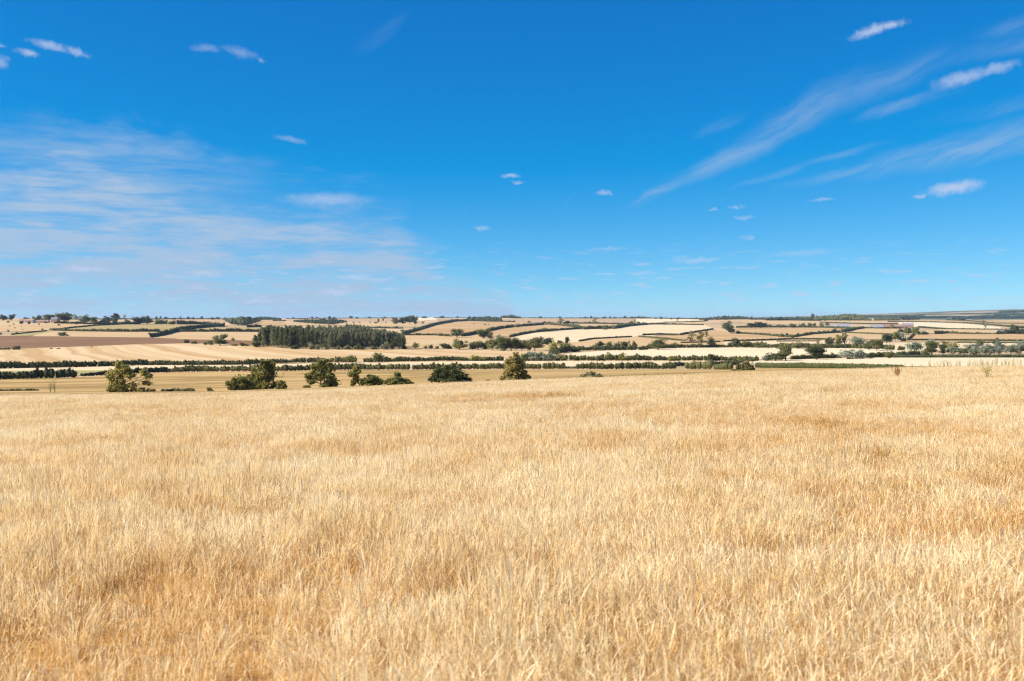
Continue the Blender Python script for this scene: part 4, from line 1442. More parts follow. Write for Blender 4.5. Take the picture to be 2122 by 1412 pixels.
trees('bushes round the ploughed field', 'dark bush beside the brown ploughed field, {o} from the left', [
    ('bush', 'dark', 34.5, 726, 20, 716, 'dark round bush at the bottom of the brown ploughed field'), ('bush', 'dark', 129, 697, 21, 687.5, 'lone dark bush in the pale field above the ploughed field'),
    ('bush', 'dark', 139.5, 697, 6, 692.5, 'tiny dark bush touching the lone bush above the ploughed field'), ('bush', 'dark', 106, 724, 8, 721), ('bush', 'dark', 121, 724, 8, 721), ('bush', 'dark', 190, 720.5, 6, 718),
    ('bush', 'green', 387, 712, 13, 703), ('bush', 'hedge', 402, 713.5, 13, 706), ('bush', 'hedge', 425, 715.5, 12, 708), ('round', 'hedge', 436, 716, 18, 705), ('round', 'sage', 448, 708, 14, 695),
    ('oak', 'hedge', 463, 706, 17, 692.5), ('oak', 'hedge', 456, 717, 26, 702.5), ('bush', 'green', 483, 707, 10, 700), ('bush', 'hedge', 486, 717.5, 18, 713), ('bush', 'dark', 503, 718, 15, 709.5), ('bush', 'dark', 512, 718, 12, 713)])
trees('oaks and bushes along the fields of the middle country', 'dark tree in the hedges of the middle slope, {o} from the left', [
    ('oak', 'dark', 947, 700, 28, 682), ('bush', 'hedge', 913, 697.5, 10, 690), ('bush', 'hedge', 925, 698, 12, 692), ('oak', 'green', 1002, 703, 26, 682), ('round', 'sage', 1015, 703, 16, 688.5), ('bush', 'dark', 993, 693, 10, 685),
    ('bush', 'sage', 1071, 679, 16, 670.5), ('oak', 'hedge', 1130, 688, 40, 681), ('bush', 'dark', 1127, 686, 14, 679), ('sparse', 'sage', 1162, 672, 16, 660), ('bush', 'dark', 1175, 672, 16, 664.5), ('bush', 'dark', 1128, 671, 9, 665.5),
    ('bush', 'dark', 1139, 671, 5, 665.5), ('sparse', 'sage', 1232, 672, 12, 657.5), ('bush', 'dark', 1222, 671.5, 4, 665.5), ('bush', 'hedge', 1308, 675, 18, 665), ('sparse', 'sage', 1316, 672, 7, 662), ('round', 'hedge', 1323, 675, 8, 666.5),
    ('round', 'hedge', 1334, 675, 7, 667.5), ('round', 'hedge', 1376, 674.5, 6, 667.5), ('sparse', 'dark', 1403, 668, 3, 658), ('bush', 'dark', 1463, 666, 12, 660.5), ('bush', 'hedge', 1254, 684, 14, 676), ('bush', 'hedge', 1272, 683, 12, 675.5),
    ('bush', 'hedge', 1212, 684, 16, 676), ('bush', 'dark', 1096, 669, 7, 665), ('bush', 'dark', 1065, 668.5, 6, 664), ('bush', 'dark', 982, 672.5, 3, 670), ('bush', 'dark', 1005, 674, 6, 671), ('bush', 'dark', 1012, 674.5, 4, 672)])
trees('trees of the valley thicket', 'green tree in the valley thicket right of the plantation, {o} from the left', [
    ('round', 'bright', 861, 723, 14, 709.5), ('round', 'green', 882, 724, 9, 716), ('round', 'dark', 893, 724, 10, 714), ('bush', 'dark', 906, 724, 10, 717), ('oak', 'dark', 920, 724.5, 14, 711.5), ('bush', 'dark', 930, 724.5, 11, 713),
    ('round', 'green', 952, 726, 29, 702.5), ('round', 'hedge', 980, 726, 18, 710), ('oak', 'hedge', 991, 726, 22, 707), ('round', 'green', 1005, 726, 15, 709), ('oak', 'green', 1020, 727, 22, 702), ('tall', 'willow', 1033, 726, 15, 693.5),
    ('oak', 'green', 1042, 728, 28, 699), ('oak', 'green', 1060, 728, 26, 700), ('round', 'green', 1070, 727, 14, 701), ('oak', 'dark', 1082, 728, 24, 705), ('bush', 'willow', 1044, 728, 18, 718), ('oak', 'hedge', 1108, 729, 30, 698.5), ('tall', 'hedge', 1097, 728, 14, 703),
    ('round', 'dark', 1134, 716, 26, 700), ('bush', 'bright', 1146, 728, 22, 708), ('oak', 'green', 1172, 730, 32, 710), ('tall', 'dark', 1175, 713, 11, 698.5), ('bush', 'dark', 1160, 712, 14, 705), ('bush', 'hedge', 1150, 736, 22, 724), ('bush', 'hedge', 1190, 729, 20, 718)])
trees('trees in the long valley hedge', 'tree rising from the second hedge of the valley, {o} from the left', [
    ('round', 'green', 726, 752, 20, 736.5, 'small round tree at the end of a hedge, beside a pale gap'), ('round', 'green', 783, 752, 21, 731.5, 'round-headed tree rising from the start of a dense hedge'), ('bush', 'hedge', 766, 752, 18, 742),
    ('bush', 'bright', 986, 749, 27, 735.5), ('round', 'green', 1090, 749, 18, 730), ('oak', 'willow', 1108, 749, 24, 729), ('round', 'green', 1122, 748.5, 16, 730), ('round', 'willow', 1137, 749, 22, 731), ('bush', 'hedge', 1160, 748.5, 24, 736), ('bush', 'dark', 1195, 748.5, 14, 739),
    ('sparse', 'bright', 1261, 749, 13, 731), ('round', 'bright', 1289, 749, 15, 731.5), ('bush', 'hedge', 1243, 749, 18, 738), ('bush', 'bright', 1397, 749, 22, 738), ('oak', 'dark', 1473, 749, 18, 734), ('bush', 'dark', 1486, 749, 14, 735.5),
    ('bush', 'bright', 1535, 754, 18, 740), ('bush', 'hedge', 1556, 750, 20, 743)])
trees('trees of the open valley floor', 'valley tree beyond the near hedges, {o} from the left', [
    ('tall', 'dark', 1244, 725, 20, 707.5), ('round', 'green', 1262, 725, 16, 708), ('round', 'sage', 1279, 725, 15, 707.5), ('oak', 'dark', 1294, 725, 17, 708), ('sparse', 'autumn', 1304, 722, 9, 706), ('round', 'hedge', 1314, 724, 12, 706.5),
    ('round', 'green', 1364, 725.5, 31, 701), ('bush', 'hedge', 1394, 722, 20, 709.5), ('sparse', 'sage', 1432, 712, 20, 687), ('sparse', 'hedge', 1453, 721, 24, 688), ('round', 'sage', 1474, 720.5, 17, 697.5), ('sparse', 'green', 1464, 700, 12, 686),
    ('oak', 'dark', 1512, 692.5, 24, 673.5), ('bush', 'dark', 1530, 692.5, 14, 685), ('bush', 'hedge', 1505, 684, 22, 665), ('round', 'dark', 1526, 721, 19, 700.5), ('bush', 'green', 1548, 721, 23, 706), ('bush', 'hedge', 1584, 722, 34, 713), ('bush', 'hedge', 1653, 723, 36, 709),
    ('bush', 'hedge', 1690, 723, 24, 712), ('round', 'dark', 1720, 721, 17, 699), ('tall', 'bright', 1738, 721, 16, 694), ('sparse', 'hedge', 1750, 721, 20, 691), ('round', 'willow', 1777, 722, 27, 698), ('bush', 'dark', 1800, 723, 20, 707), ('sparse', 'sage', 1695, 721, 9, 704),
    ('bush', 'dark', 1616, 722, 22, 713)])
trees('trees between the farm lane fields', 'dark tree on the slope below the grey barns, {o} from the left', [
    ('oak', 'dark', 1557, 681, 20, 670), ('oak', 'dark', 1577, 681, 22, 667.5), ('bush', 'dark', 1597, 679.5, 10, 672), ('bush', 'dark', 1616, 680, 18, 672.5), ('bush', 'hedge', 1642, 680, 24, 670), ('round', 'hedge', 1663, 679.5, 13, 669),
    ('round', 'hedge', 1678, 679.5, 10, 669), ('round', 'hedge', 1688, 679.5, 8, 669.5), ('bush', 'hedge', 1702, 678, 11, 668), ('round', 'hedge', 1714, 677, 10, 667), ('bush', 'green', 1620, 699, 14, 691), ('tall', 'hedge', 1631, 698.5, 8, 690), ('bush', 'green', 1640, 700.5, 9, 692.5),
    ('round', 'dark', 1653, 699, 9, 690), ('bush', 'dark', 1672, 696, 10, 688), ('bush', 'dark', 1679, 695, 8, 687.5), ('bush', 'dark', 1697, 691, 6, 685), ('tall', 'green', 1729, 691, 11, 680.5), ('bush', 'dark', 1710, 690, 14, 685), ('round', 'sage', 1744, 690, 8, 681)])
trees('trees below the brick house', 'garden or field tree around the brick house, {o} from the left', [
    ('round', 'bright', 1849, 682, 11, 672.5), ('round', 'green', 1882, 694, 20, 677.5), ('oak', 'green', 1898, 694.5, 18, 678), ('bush', 'dark', 1917, 694.5, 17, 686.5), ('bush', 'dark', 1905, 694, 10, 688), ('tall', 'green', 1866, 697, 13, 681.5), ('round', 'willow', 1867, 708, 20, 688.5),
    ('oak', 'green', 1856, 708, 16, 688), ('oak', 'dark', 1838, 712, 22, 693), ('oak', 'hedge', 1817, 727, 30, 703.5), ('bush', 'green', 1843, 726, 18, 717), ('bush', 'dark', 1802, 726, 14, 704), ('bush', 'hedge', 1874, 708, 12, 700), ('bush', 'dark', 1944, 692, 10, 684.5)])
trees('trees round the white cottage', 'tree on the far right slope, {o} from the left', [
    ('sparse', 'sage', 2038, 672, 9, 663), ('sparse', 'sage', 2042, 682.5, 8, 672), ('round', 'dark', 2104, 693, 24, 672.5), ('bush', 'dark', 2086, 693, 16, 681), ('bush', 'dark', 2120, 694, 18, 680), ('bush', 'dark', 2072, 693.5, 16, 686)])
trees('willows in the right of the valley', 'grey-green willow or scrub tree below the tan fields, {o} from the left', [
    ('willow', 'willow', 1895, 728, 30, 708), ('bush', 'hedge', 1868, 727, 16, 716.5), ('bush', 'willow', 1928, 718, 22, 701), ('oak', 'green', 1930, 737, 34, 708), ('tall', 'dark', 1953, 734, 18, 715), ('bush', 'autumn', 1975, 726, 28, 708.5),
    ('willow', 'willow', 1976, 734, 32, 717.5), ('bush', 'hedge', 1960, 724, 22, 706), ('willow', 'willow', 2018, 735, 34, 711.5), ('bush', 'dark', 1998, 735, 20, 720), ('willow', 'willow', 2050, 736, 34, 713), ('willow', 'willow', 2070, 735, 28, 707), ('willow', 'willow', 2095, 734, 26, 713.5), ('willow', 'willow', 2115, 734, 26, 705.5),
    ('round', 'dark', 2066, 718, 16, 700), ('bush', 'hedge', 2030, 718, 22, 703), ('willow', 'willow', 2150, 734, 34, 708), ('bush', 'hedge', 1842, 743, 18, 727.5), ('bush', 'dark', 1865, 741, 24, 730), ('bush', 'hedge', 1918, 739, 18, 727)])
trees('trees at the edge of the bleached fields', 'tree at the lower edge of the bleached field, {o} from the left', [
    ('oak', 'hedge', 1628, 748, 34, 713.5, 'large spreading tree over scrub between the two bleached fields'), ('bush', 'hedge', 1608, 748.5, 44, 729, 'wide scrub bush under the large spreading tree'), ('bush', 'willow', 1588, 748.5, 22, 735.5, 'pale low bush at the foot of the spreading tree'),
    ('oak', 'dark', 1692, 746, 38, 717.5, 'very dark leaning tree between the two bleached fields'), ('bush', 'dark', 1726, 742.5, 10, 730, 'tiny dark tree left of the pale willow pair'), ('willow', 'willow', 1757, 745, 32, 724.5, 'grey willow, first of the pair beside the bleached field'),
    ('willow', 'willow', 1783, 744.5, 26, 725, 'grey willow, second of the pair beside the bleached field'), ('bush', 'dark', 1802, 743.5, 14, 731, 'dark bush right of the pale willow pair')])

# ------------------------------------------------------------------ plantation
rp = np.random.default_rng(9)
fx = np.arange(528, 842, 9.2)
row_n = 0
for r in range(7):
    for i, x0 in enumerate(fx + (4.5 if r % 2 else 0)):
        x = x0 + rp.uniform(-2.0, 2.0)
        if x > 838:
            continue
        if r > 0 and (x < 538 or (r > 3 and x > 800)):
            continue
        by = np.interp(x, [520, 545, 600, 660, 760, 845], [718, 720, 723.5, 724.5, 724.5, 723])
        P = unproject(x, by)[0]
        D = P[1] + r * 19 + rp.uniform(-4, 4)
        X = (x - W_PX / 2) / F_PX * D
        ty_front = np.interp(x, [520, 540, 560, 640, 680, 780, 820, 845], [703, 684, 680, 684, 687, 686, 689, 699])
        ty_back = np.interp(x, [520, 540, 600, 700, 737, 760, 800, 845], [698, 677, 677, 676, 672, 678, 683, 697])
        ty = ty_front + (ty_back - ty_front) * r / 6 + rp.uniform(-3.5, 3.0)
        Z = float(terrain(X, D))
        hgt = EYE - D * (ty - HORIZON) / F_PX - Z
        wid = rp.uniform(13, 17) / F_PX * D
        mat = 'dark' if (x < 640 and rp.uniform() < 0.75) or rp.uniform() < 0.12 else 'poplar'
        lab = ('slender tall tree in the front row of the dark plantation, %s from the left' % ORD[i]) if r == 0 else 'tree standing deeper in the plantation, behind its front row'
        place('poplar', mat, (X, D, Z), wid, hgt, 36, lab, 'front row of the plantation' if r == 0 else 'inner trees of the plantation')
trees('scrub at the foot of the plantation', 'low scrub bush at the foot of the plantation, {o} from the left', [
    ('bush', 'dark', 530, 720, 24, 704), ('bush', 'sage', 646, 725.5, 13, 709), ('bush', 'sage', 659, 725.5, 14, 713), ('bush', 'hedge', 677, 725.5, 14, 718), ('bush', 'hedge', 700, 725.5, 12, 716), ('bush', 'hedge', 740, 725.5, 14, 713),
    ('bush', 'hedge', 751, 725.5, 12, 716), ('bush', 'hedge', 775, 725.5, 14, 717), ('bush', 'sage', 797, 725.5, 18, 709.5), ('bush', 'autumn', 812, 724.5, 14, 707), ('oak', 'dark', 828, 724.5, 26, 697), ('bush', 'hedge', 838, 724.5, 12, 716), ('bush', 'hedge', 720, 725.5, 16, 715), ('bush', 'dark', 612, 724.5, 18, 714)])

# ------------------------------------------------------------------ trees just beyond the crest, each built on its own
def near_tree(label, D, cx, blobs, mat, n, leaf, clumps=9, limbs=True, name='tree', category='tree', core=0.0, base=None, bare=()):
    """blobs: centre x, centre y, half width, half height in photograph pixels at distance D"""
    rng = np.random.default_rng(int(cx) + 17)
    P = g_at(cx, D)
    m = D / F_PX
    bl = []
    for (bx, by, rx, ry) in blobs:
        dpt = rng.uniform(-0.35, 0.35) * rx * m
        bl.append(((bx - cx) * m, dpt, EYE - D * (by - HORIZON) / F_PX - P[2], rx * m, rx * m * 0.9, ry * m))
    bl = np.array(bl)
    sub = np.concatenate([sub_blobs(rng, b, int(clumps * 1.7), 0.17, 0.36, 0.25) for b in bl])
    root = add_obj(name, None, None, loc=tuple(P), label=label, category=category)
    cr = Buf()
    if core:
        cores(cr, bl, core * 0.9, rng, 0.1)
    scatter_leaves(cr, rng, sub, int(n * 1.15), leaf * 0.92, zmin=0.05, shell=0.55, out=0.6, tone=(0.05, 1.0))
    scatter_leaves(cr, rng, bl, int(n * 0.12), leaf, zmin=0.05, shell=0.6, out=0.5, tone=(0.05, 1.0))
    add_obj('crown', cr.mesh('crown'), FOL[mat], root)
    tk = Buf()
    top = bl[np.argmax(bl[:, 2])]
    big = top[2] + top[5] * 0.3
    r0 = 0.022 * big + 0.04
    spine = bend(rng, (0, 0, -0.3), (top[0], top[1], big), 7, 0.06)
    tube(tk, spine, np.linspace(r0, r0 * 0.25, 7), 7)
    for b in bl:
        k = int(np.clip(np.searchsorted(spine[:, 2], b[2] * 0.55), 1, 4))
        tube(tk, bend(rng, spine[k - 1], b[:3], 5, 0.10), np.linspace(r0 * 0.55, r0 * 0.15, 5), 5)
        for q in range(4):
            e = b[:3] + unit(rng.normal(size=3)) * b[3:6] * 0.8
            if e[2] > 0.2:
                tube(tk, bend(rng, b[:3] * 0.9 + spine[k] * 0.1, e, 4, 0.1), np.linspace(r0 * 0.22, r0 * 0.06, 4), 4)
    for (x0, y0, x1, y1) in bare:      # dead leafless branches
        a = np.array([(x0 - cx) * m, 0, EYE - D * (y0 - HORIZON) / F_PX - P[2]])
        e = np.array([(x1 - cx) * m, 0.4, EYE - D * (y1 - HORIZON) / F_PX - P[2]])
        br = bend(rng, a, e, 6, 0.12)
        tube(tk, br, np.linspace(0.07, 0.015, 6), 5)
        for q in range(5):
            s0 = br[rng.integers(2, 6)]
            tube(tk, bend(rng, s0, s0 + rng.normal(0, 0.5, 3) * np.array([1, 1, 0.8]) + np.array([0, 0, 0.4]), 4, 0.15), np.linspace(0.025, 0.008, 4), 4)
    add_obj('trunk', tk.mesh('trunk'), BARK, root)
    return root


near_tree('open leaning tree with bare branches at the left end of the pasture row', 165, 254,
          [(245, 757, 12, 11), (240, 774, 22, 14), (258, 768, 20, 13), (270, 777, 16, 9), (237, 797, 16, 16), (252, 806, 18, 12), (226, 780, 9, 10), (298, 772, 12, 8), (308, 780, 11, 8), (292, 810, 14, 7), (310, 811, 11, 6), (248, 792, 13, 16), (231, 808, 14, 9), (272, 802, 12, 11), (302, 794, 12, 7)],
          'bright', 9000, 0.20, 11, bare=((262, 806, 283, 783), (280, 812, 294, 785), (290, 790, 318, 800)))
near_tree('tall double-stemmed tree with bright yellow-green leaves', 168, 545,
          [(548, 757, 13, 15), (543, 775, 22, 14), (558, 778, 14, 20), (535, 788, 14, 14), (552, 797, 20, 14), (563, 758, 8, 10), (530, 770, 11, 9), (522, 786, 14, 14), (532, 800, 16, 10), (568, 798, 9, 10)], 'bright', 9500, 0.20, 11, bare=((562, 790, 577, 762), (568, 780, 583, 783)))
near_tree('dense dark rounded bush at the foot of the double-stemmed tree', 164, 498,
          [(497, 790, 22, 14), (483, 798, 15, 14), (513, 800, 20, 13), (497, 804, 26, 9)], 'green', 9000, 0.17, 13, name='shrub', category='shrub', core=0.55)
near_tree('small upright bush just right of the double-stemmed tree', 162, 584, [(583, 796, 10, 9), (588, 801, 7, 7), (579, 803, 8, 7)], 'green', 2600, 0.16, 9, name='shrub', category='shrub', core=0.4)
near_tree('broad oak-like tree with a dark skirt, next to a bleached dead patch', 165, 666,
          [(668, 754, 16, 11), (655, 762, 15, 12), (684, 763, 14, 11), (663, 778, 22, 13), (682, 785, 16, 14), (638, 780, 13, 9), (692, 795, 14, 10), (645, 790, 12, 7), (676, 799, 16, 8), (634, 803, 10, 4)],
          'green', 13000, 0.18, 12, core=0.35)
near_tree('thin upright pale tree left of the low bush pair', 160, 732, [(737, 764, 10, 8), (730, 775, 11, 9), (738, 783, 8, 10), (732, 793, 7, 9), (742, 771, 7, 7)], 'bright', 3600, 0.17, 10)
near_tree('low spreading dark green bush, left of the low pair', 160, 769, [(768, 788, 19, 11), (753, 792, 12, 9), (784, 792, 12, 9), (770, 795, 24, 6)], 'green', 6500, 0.16, 13, name='shrub', category='shrub', core=0.5)
near_tree('low spreading bush with a raised peak, right of the low pair', 158, 826, [(823, 777, 9, 9), (822, 787, 18, 10), (806, 791, 13, 8), (841, 791, 13, 7), (824, 794, 28, 5), (852, 795, 7, 3)], 'green', 6500, 0.16, 13, name='shrub', category='shrub', core=0.5)
near_tree('dense dark domed bush with a yellowing patch on one side', 152, 932,
          [(930, 772, 30, 17), (915, 777, 22, 17), (948, 778, 24, 15), (900, 785, 14, 9), (962, 787, 17, 8), (932, 786, 38, 9)], 'dark', 15000, 0.16, 16, name='shrub', category='shrub', core=0.6)
near_tree('yellowing bushy tree standing alone before the valley hedges', 148, 1067,
          [(1069, 738, 8, 11), (1060, 748, 16, 11), (1078, 754, 15, 11), (1066, 764, 24, 14), (1056, 776, 16, 13), (1082, 778, 17, 12), (1067, 784, 26, 8), (1042, 784, 8, 6), (1093, 782, 10, 6)],
          'autumn', 8500, 0.17, 10, core=0.25)
near_tree('round dry sage-coloured shrub at the grass edge', 146, 1224, [(1222, 778, 18, 9), (1210, 782, 12, 6), (1238, 781, 13, 7), (1224, 783, 23, 5)], 'sage', 5200, 0.13, 14, name='shrub', category='shrub', core=0.6)
near_tree('big two-tone bush at the end of the clipped hedge, with dead stems', 200, 1541,
          [(1549, 757, 13, 11), (1548, 766, 16, 9), (1535, 762, 10, 11), (1527, 770, 12, 6), (1518, 773, 8, 4), (1560, 765, 6, 8)], 'hedge', 6500, 0.18, 12, name='shrub', category='shrub', core=0.5, bare=((1532, 770, 1531, 742), (1536, 770, 1540, 744)))
near_tree('small green bush on the pasture left of the dark rounded bush', 160, 434, [(434, 808, 6, 5), (438, 811, 5, 3)], 'green', 900, 0.16, 7, name='shrub', category='shrub', core=0.4)
for i, (x, y, w) in enumerate(((1012, 789, 10), (1135, 786, 6), (1180, 784, 8), (1263, 781.5, 10), (1290, 780.5, 8), (1336, 778, 5), (1365, 778, 6), (1420, 775.5, 5))):
    near_tree('little dry weed clump on the pasture just over the crest, %s from the left' % ORD[i], 150, x, [(x, y, w * 0.6, 2.2)], 'sage', 260, 0.12, 5, name='weed_clump', category='weed')


def weed_mat(name, a, b):
    m, g, out = new_mat(name)
    at = g.n('ShaderNodeAttribute', attribute_name='tone')
    d = g.n('ShaderNodeBsdfPrincipled')
    d.inputs['Roughness'].default_value = 0.8
    g.l(g.mix(at.outputs['Fac'], a, b), d.inputs['Base Color'])
    g.l(d.outputs[0], out.inputs['Surface'])
    return m


WEED_Y = weed_mat('dry_weed', (0.30, 0.24, 0.07), (0.52, 0.42, 0.14))
WEED_R = weed_mat('rusty_dock', (0.22, 0.09, 0.03), (0.42, 0.20, 0.06))


def dead_shrub(label, x, D, hpx, spread, seed):
    rng = np.random.default_rng(seed)
    P = g_at(x, D)
    h = hpx * D / F_PX
    b = Buf()
    for k in range(6):
        top = np.array([rng.normal(0, spread * h), rng.normal(0, spread * h), h * rng.uniform(0.7, 1.0)])
        st = bend(rng, (0, 0, -0.1), top, 6, 0.08)
        tube(b, st, np.linspace(0.026, 0.008, 6), 5)
        for q in range(5):
            s0 = st[rng.integers(2, 6)]
            tube(b, bend(rng, s0, s0 + np.array([rng.normal(0, 0.35), rng.normal(0, 0.3), rng.uniform(0.1, 0.5)]), 4, 0.1), np.linspace(0.012, 0.005, 4), 4)
    return add_obj('dead_shrub', b.mesh('dead_shrub'), BARK, loc=tuple(P), label=label, category='shrub')


dead_shrub('thin leafless shrub on the left pasture, the shorter of two', 103, 172, 22, 0.18, 1)
dead_shrub('thin leafless shrub on the left pasture, the darker taller one', 112.5, 172, 26, 0.10, 2)

# ------------------------------------------------------------------ weeds standing in the grass near the crest
def weed(label, x, D, h, stems, spread, mat, seed, name='weed', group=None, head=0.35):
    rng = np.random.default_rng(seed)
    P = g_at(x, D)
    root = add_obj(name, None, None, loc=tuple(P), label=label, category='weed', group=group)
    st, hd = Buf(), Buf()
    for k in range(stems):
        hh = h * rng.uniform(0.65, 1.0)
        top = np.array([rng.normal(0, spread), rng.normal(0, spread), hh])
        line = bend(rng, (rng.normal(0, 0.03), rng.normal(0, 0.03), -0.05), top, 6, 0.05)
        tube(st, line, np.linspace(0.007, 0.004, 6), 5, tone=rng.uniform())
        n = 46
        t = rng.uniform(1 - head, 1.0, n)
        pos = np.stack([np.interp(t, np.linspace(0, 1, 6), line[:, i]) for i in range(3)], 1) + rng.normal(0, 0.016, (n, 3))
        leaves(hd, rng, pos, unit(rng.normal(size=(n, 3))), rng.uniform(0.010, 0.022, n), rng.uniform(0, 1, n))
        n2 = 8
        t = rng.uniform(0.1, 0.7, n2)
        pos = np.stack([np.interp(t, np.linspace(0, 1, 6), line[:, i]) for i in range(3)], 1) + rng.normal(0, 0.03, (n2, 3))
        leaves(hd, rng, pos, unit(rng.normal(size=(n2, 3))), rng.uniform(0.03, 0.06, n2), rng.uniform(0, 1, n2), aspect=0.3)
    add_obj('stem', st.mesh('stem'), mat, root)
    add_obj('seed_head', hd.mesh('seed_head'), mat, root)
    return root


weed('rust-red dock standing at the end of the clipped hedge', 1861, 58, 0.76, 15, 0.20, WEED_R, 4, 'dock_plant')
weed('yellow-green branching weed standing apart in the near grass', 2048, 52, 0.86, 14, 0.22, WEED_Y, 5, 'tall_weed')
wx = [1928, 1936, 1948, 1957, 1965, 1973, 1983, 1990, 2010, 2015, 2022, 2031, 2036, 2041, 2047, 2056, 2064, 2066, 2078, 2084, 2091, 2098, 2105, 2115, 2128, 1876, 1893, 1910]
wh = [12, 7, 9, 10, 13, 8, 14, 9, 12, 14, 11, 10, 12, 9, 13, 10, 16, 14, 9, 11, 13, 10, 15, 12, 12, 8, 6, 6]
for i, (x, h) in enumerate(sorted(zip(wx, wh))):
    weed('yellow seeding weed in the row along the crest, %s from the left' % ORD[i], x, 78 + (i % 5) * 1.5, 0.42 + h * 1.15 * 78 / F_PX, 4 + i % 4, 0.09, WEED_Y, 100 + i, 'seeding_weed', 'weeds along the crest', 0.5)

# ------------------------------------------------------------------ buildings
def plain_mat(name, c, c2, scale=3.0, rough=0.85, spec=0.3):
    m, g, out = new_mat(name)
    tc = g.n('ShaderNodeTexCoord')
    nz = g.noise(tc.outputs['Object'], scale, 4, 0.6)
    d = g.n('ShaderNodeBsdfPrincipled')
    d.inputs['Roughness'].default_value = rough
    d.inputs['Specular IOR Level'].default_value = spec
    g.l(g.mix(g.smooth(nz, 0.3, 0.7), c, c2), d.inputs['Base Color'])
    g.l(d.outputs[0], out.inputs['Surface'])
    return m


M_BRICK = plain_mat('red_brick', (0.32, 0.17, 0.12), (0.38, 0.22, 0.155))
M_PINK = plain_mat('pink_render', (0.58, 0.36, 0.28), (0.64, 0.42, 0.33))
M_WHITE = plain_mat('white_render', (0.60, 0.56, 0.50), (0.52, 0.48, 0.42))
M_BLOCK = plain_mat('barn_blockwork', (0.30, 0.26, 0.22), (0.36, 0.31, 0.26))
M_SLATE = plain_mat('slate_roof', (0.20, 0.19, 0.21), (0.27, 0.25, 0.27))
M_TILE = plain_mat('clay_tile_roof', (0.28, 0.165, 0.12), (0.34, 0.205, 0.15))
M_SHEET = plain_mat('grey_sheet_roof', (0.24, 0.24, 0.26), (0.32, 0.32, 0.33))
M_GLASS = plain_mat('dark_window', (0.03, 0.035, 0.04), (0.05, 0.055, 0.06), 1.0, 0.15, 0.5)
M_TIMBER = plain_mat('barn_boards', (0.20, 0.14, 0.10), (0.28, 0.20, 0.14))


def box(buf, x0, x1, y0, y1, z0, z1):
    v = [(x, y, z) for z in (z0, z1) for y in (y0, y1) for x in (x0, x1)]
    buf.add(v, [(0, 2, 3, 1), (4, 5, 7, 6), (0, 1, 5, 4), (2, 6, 7, 3), (0, 4, 6, 2), (1, 3, 7, 5)])


def building(name, label, category, x0, x1, base, eave, ridge, wall, roof, depth=0.55, chim=(), wins=0, door=True, bays=0, yaw=0.0, storeys=1):
    P = unproject((x0 + x1) / 2, base)[0]
    D = P[1]
    m = D / F_PX
    L, he, hr = (x1 - x0) * m, (base - eave) * m, (base - ridge) * m
    dp = max(5.0, L * depth)
    root = add_obj(name, None, None, loc=tuple(P), label=label, category=category)
    root.rotation_euler = (0, 0, yaw)
    hl, hd = L / 2, dp / 2
    w = Buf()
    v = [(-hl, -hd, -1), (hl, -hd, -1), (hl, hd, -1), (-hl, hd, -1), (-hl, -hd, he), (hl, -hd, he), (hl, hd, he), (-hl, hd, he), (-hl, 0, hr - 0.12), (hl, 0, hr - 0.12)]
    w.add(v, [(0, 1, 5, 4), (2, 3, 7, 6), (1, 2, 6, 5), (3, 0, 4, 7)], [(4, 8, 7), (5, 6, 9)])
    add_obj('wall', w.mesh('wall'), wall, root)
    r = Buf()
    ov, th = 0.35, 0.16
    sl = (hr - he) / hd
    for sgn in (-1, 1):
        ye, ze = sgn * (hd + ov), he - ov * sl
        v = [(-hl - ov, ye, ze), (hl + ov, ye, ze), (hl + ov, 0, hr), (-hl - ov, 0, hr)]
        v2 = [(a, b, c + th) for a, b, c in v]
        r.add(v + v2, [(0, 1, 2, 3), (4, 7, 6, 5), (0, 4, 5, 1), (1, 5, 6, 2), (3, 2, 6, 7), (0, 3, 7, 4)])
    ro = add_obj('roof', r.mesh('roof'), roof, root)
    for c in chim:
        b = Buf()
        cx = c * hl
        box(b, cx - 0.45, cx + 0.45, -0.4, 0.4, hr - 0.5, hr + 1.3)
        box(b, cx - 0.55, cx + 0.55, -0.5, 0.5, hr + 1.3, hr + 1.45)
        for q in (-0.2, 0.2):
            tube(b, [(cx + q, 0, hr + 1.4), (cx + q, 0, hr + 1.9)], [0.13, 0.11], 6)
        add_obj('chimney', b.mesh('chimney'), M_BRICK, ro)
    slots = wins + (1 if door else 0)
    for s in range(storeys):
        for i in range(slots):
            cx = -hl + L * (i + 0.5) / slots
            zb = 0.9 + s * (he - 0.2) / storeys
            if door and s == 0 and i == slots // 2:
                b = Buf()
                box(b, cx - 0.5, cx + 0.5, -hd - 0.06, -hd + 0.02, 0.0, min(2.1, he * 0.8))
                add_obj('door', b.mesh('door'), M_TIMBER, root)
                continue
            b = Buf()
            box(b, cx - 0.55, cx + 0.55, -hd - 0.05, -hd + 0.02, zb, zb + min(1.3, he * 0.4))
            wo = add_obj('window', b.mesh('window'), M_WHITE, root)
            b = Buf()
            box(b, cx - 0.45, cx + 0.45, -hd - 0.08, -hd - 0.051, zb + 0.1, zb + min(1.2, he * 0.4 - 0.1))
            add_obj('pane', b.mesh('pane'), M_GLASS, wo)
    for i in range(bays):
        b = Buf()
        cx = -hl + L * (i + 0.5) / bays
        box(b, cx - L / bays * 0.36, cx + L / bays * 0.36, -hd - 0.07, -hd + 0.02, 0.0, he * 0.82)
        add_obj('door', b.mesh('door'), M_TIMBER, root)
    return root


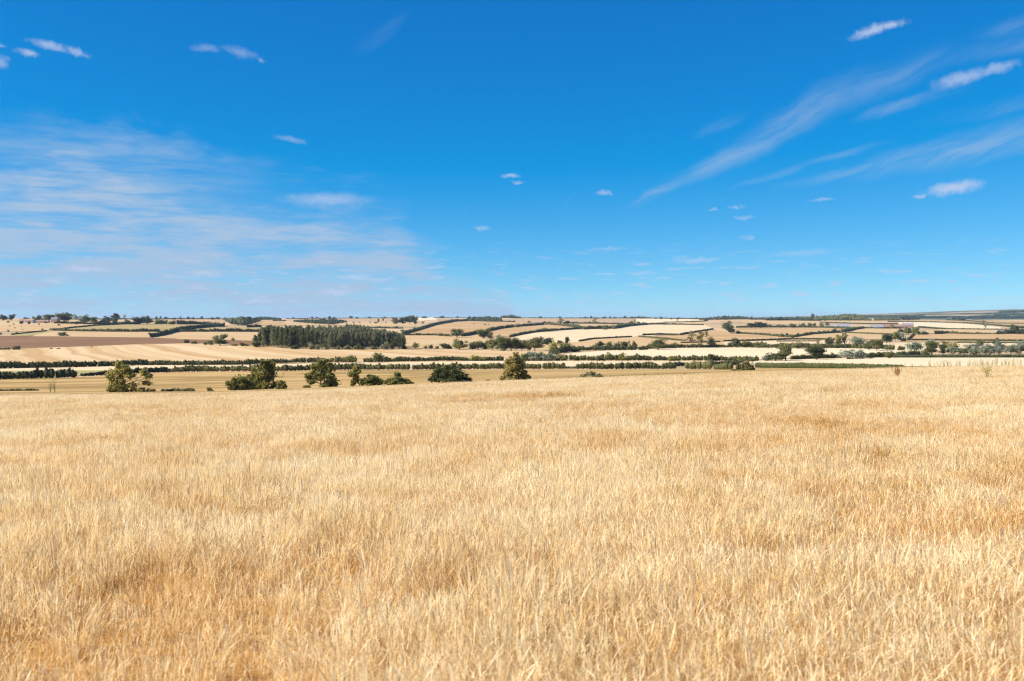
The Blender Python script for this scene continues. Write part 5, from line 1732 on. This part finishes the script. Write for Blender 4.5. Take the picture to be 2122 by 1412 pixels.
building('farmhouse', 'small brick farmhouse with a tiled roof at the left of the skyline farm', 'house', 42, 53, 669.5, 665, 661.5, M_PINK, M_TILE, 0.6, (0.8,), 2, True, storeys=1)
building('farm_barn', 'pale grey barn with a pink gable in the skyline farm', 'barn', 53, 73, 670, 664.5, 661.5, M_WHITE, M_TILE, 0.5, (), 0, False, 3, yaw=-0.35)
building('farm_barn', 'long low tile-roofed barn in the skyline farm', 'barn', 76, 101, 669.5, 666.5, 663.5, M_PINK, M_TILE, 0.35, (), 0, False, 4)
building('farmhouse', 'tall pink farmhouse against the big skyline trees', 'house', 107, 119, 669.5, 662, 658, M_PINK, M_SLATE, 0.6, (-0.85, 0.85), 3, True, storeys=2)
building('grain_barn', 'large grey sheet-roofed barn on the right slope', 'barn', 1730, 1760, 680.5, 677.5, 672, M_BLOCK, M_SHEET, 0.8, (), 0, False, 5)
building('farm_shed', 'small grey shed beside the large sheet-roofed barn', 'shed', 1713, 1727, 680, 677.5, 674.5, M_BLOCK, M_SHEET, 0.6, (), 0, False, 2)
building('farm_shed', 'low grey-roofed shed left of the long brown barn', 'shed', 1803, 1829, 681.5, 678.5, 673.5, M_BLOCK, M_SHEET, 0.5, (), 0, False, 4)
building('long_barn', 'long low brown-roofed barn beside the brick house', 'barn', 1829, 1870, 681, 677, 672.5, M_BRICK, M_TILE, 0.3, (), 0, False, 5)
building('brick_house', 'red brick house with a slate roof and end chimneys on the right slope', 'house', 1871, 1892, 680, 674.5, 670, M_BRICK, M_SLATE, 0.45, (-0.88, 0.88), 4, True, storeys=2, yaw=-0.3)
building('cottage', 'small white cottage half hidden by hedges at the far right', 'cottage', 2065, 2079, 691, 687, 684.3, M_WHITE, M_SLATE, 0.6, (0.7,), 2, True)

# ------------------------------------------------------------------ air
def build_haze():
    m = bpy.data.materials.new('haze')
    m.use_nodes = True
    g = NT(m.node_tree)
    out = g.n('ShaderNodeOutputMaterial')
    v = g.n('ShaderNodeVolumePrincipled')
    v.inputs['Color'].default_value = (0.55, 0.76, 1.0, 1)
    v.inputs['Density'].default_value = 4.0e-5
    v.inputs['Anisotropy'].default_value = 0.1
    g.l(v.outputs[0], out.inputs['Volume'])
    b = Buf()
    box(b, -17500, 17500, -600, 17000, -26, 68)
    add_obj('haze', b.mesh('haze'), m, kind='stuff', label='thin blue summer haze over the whole country', category='haze')


build_haze()
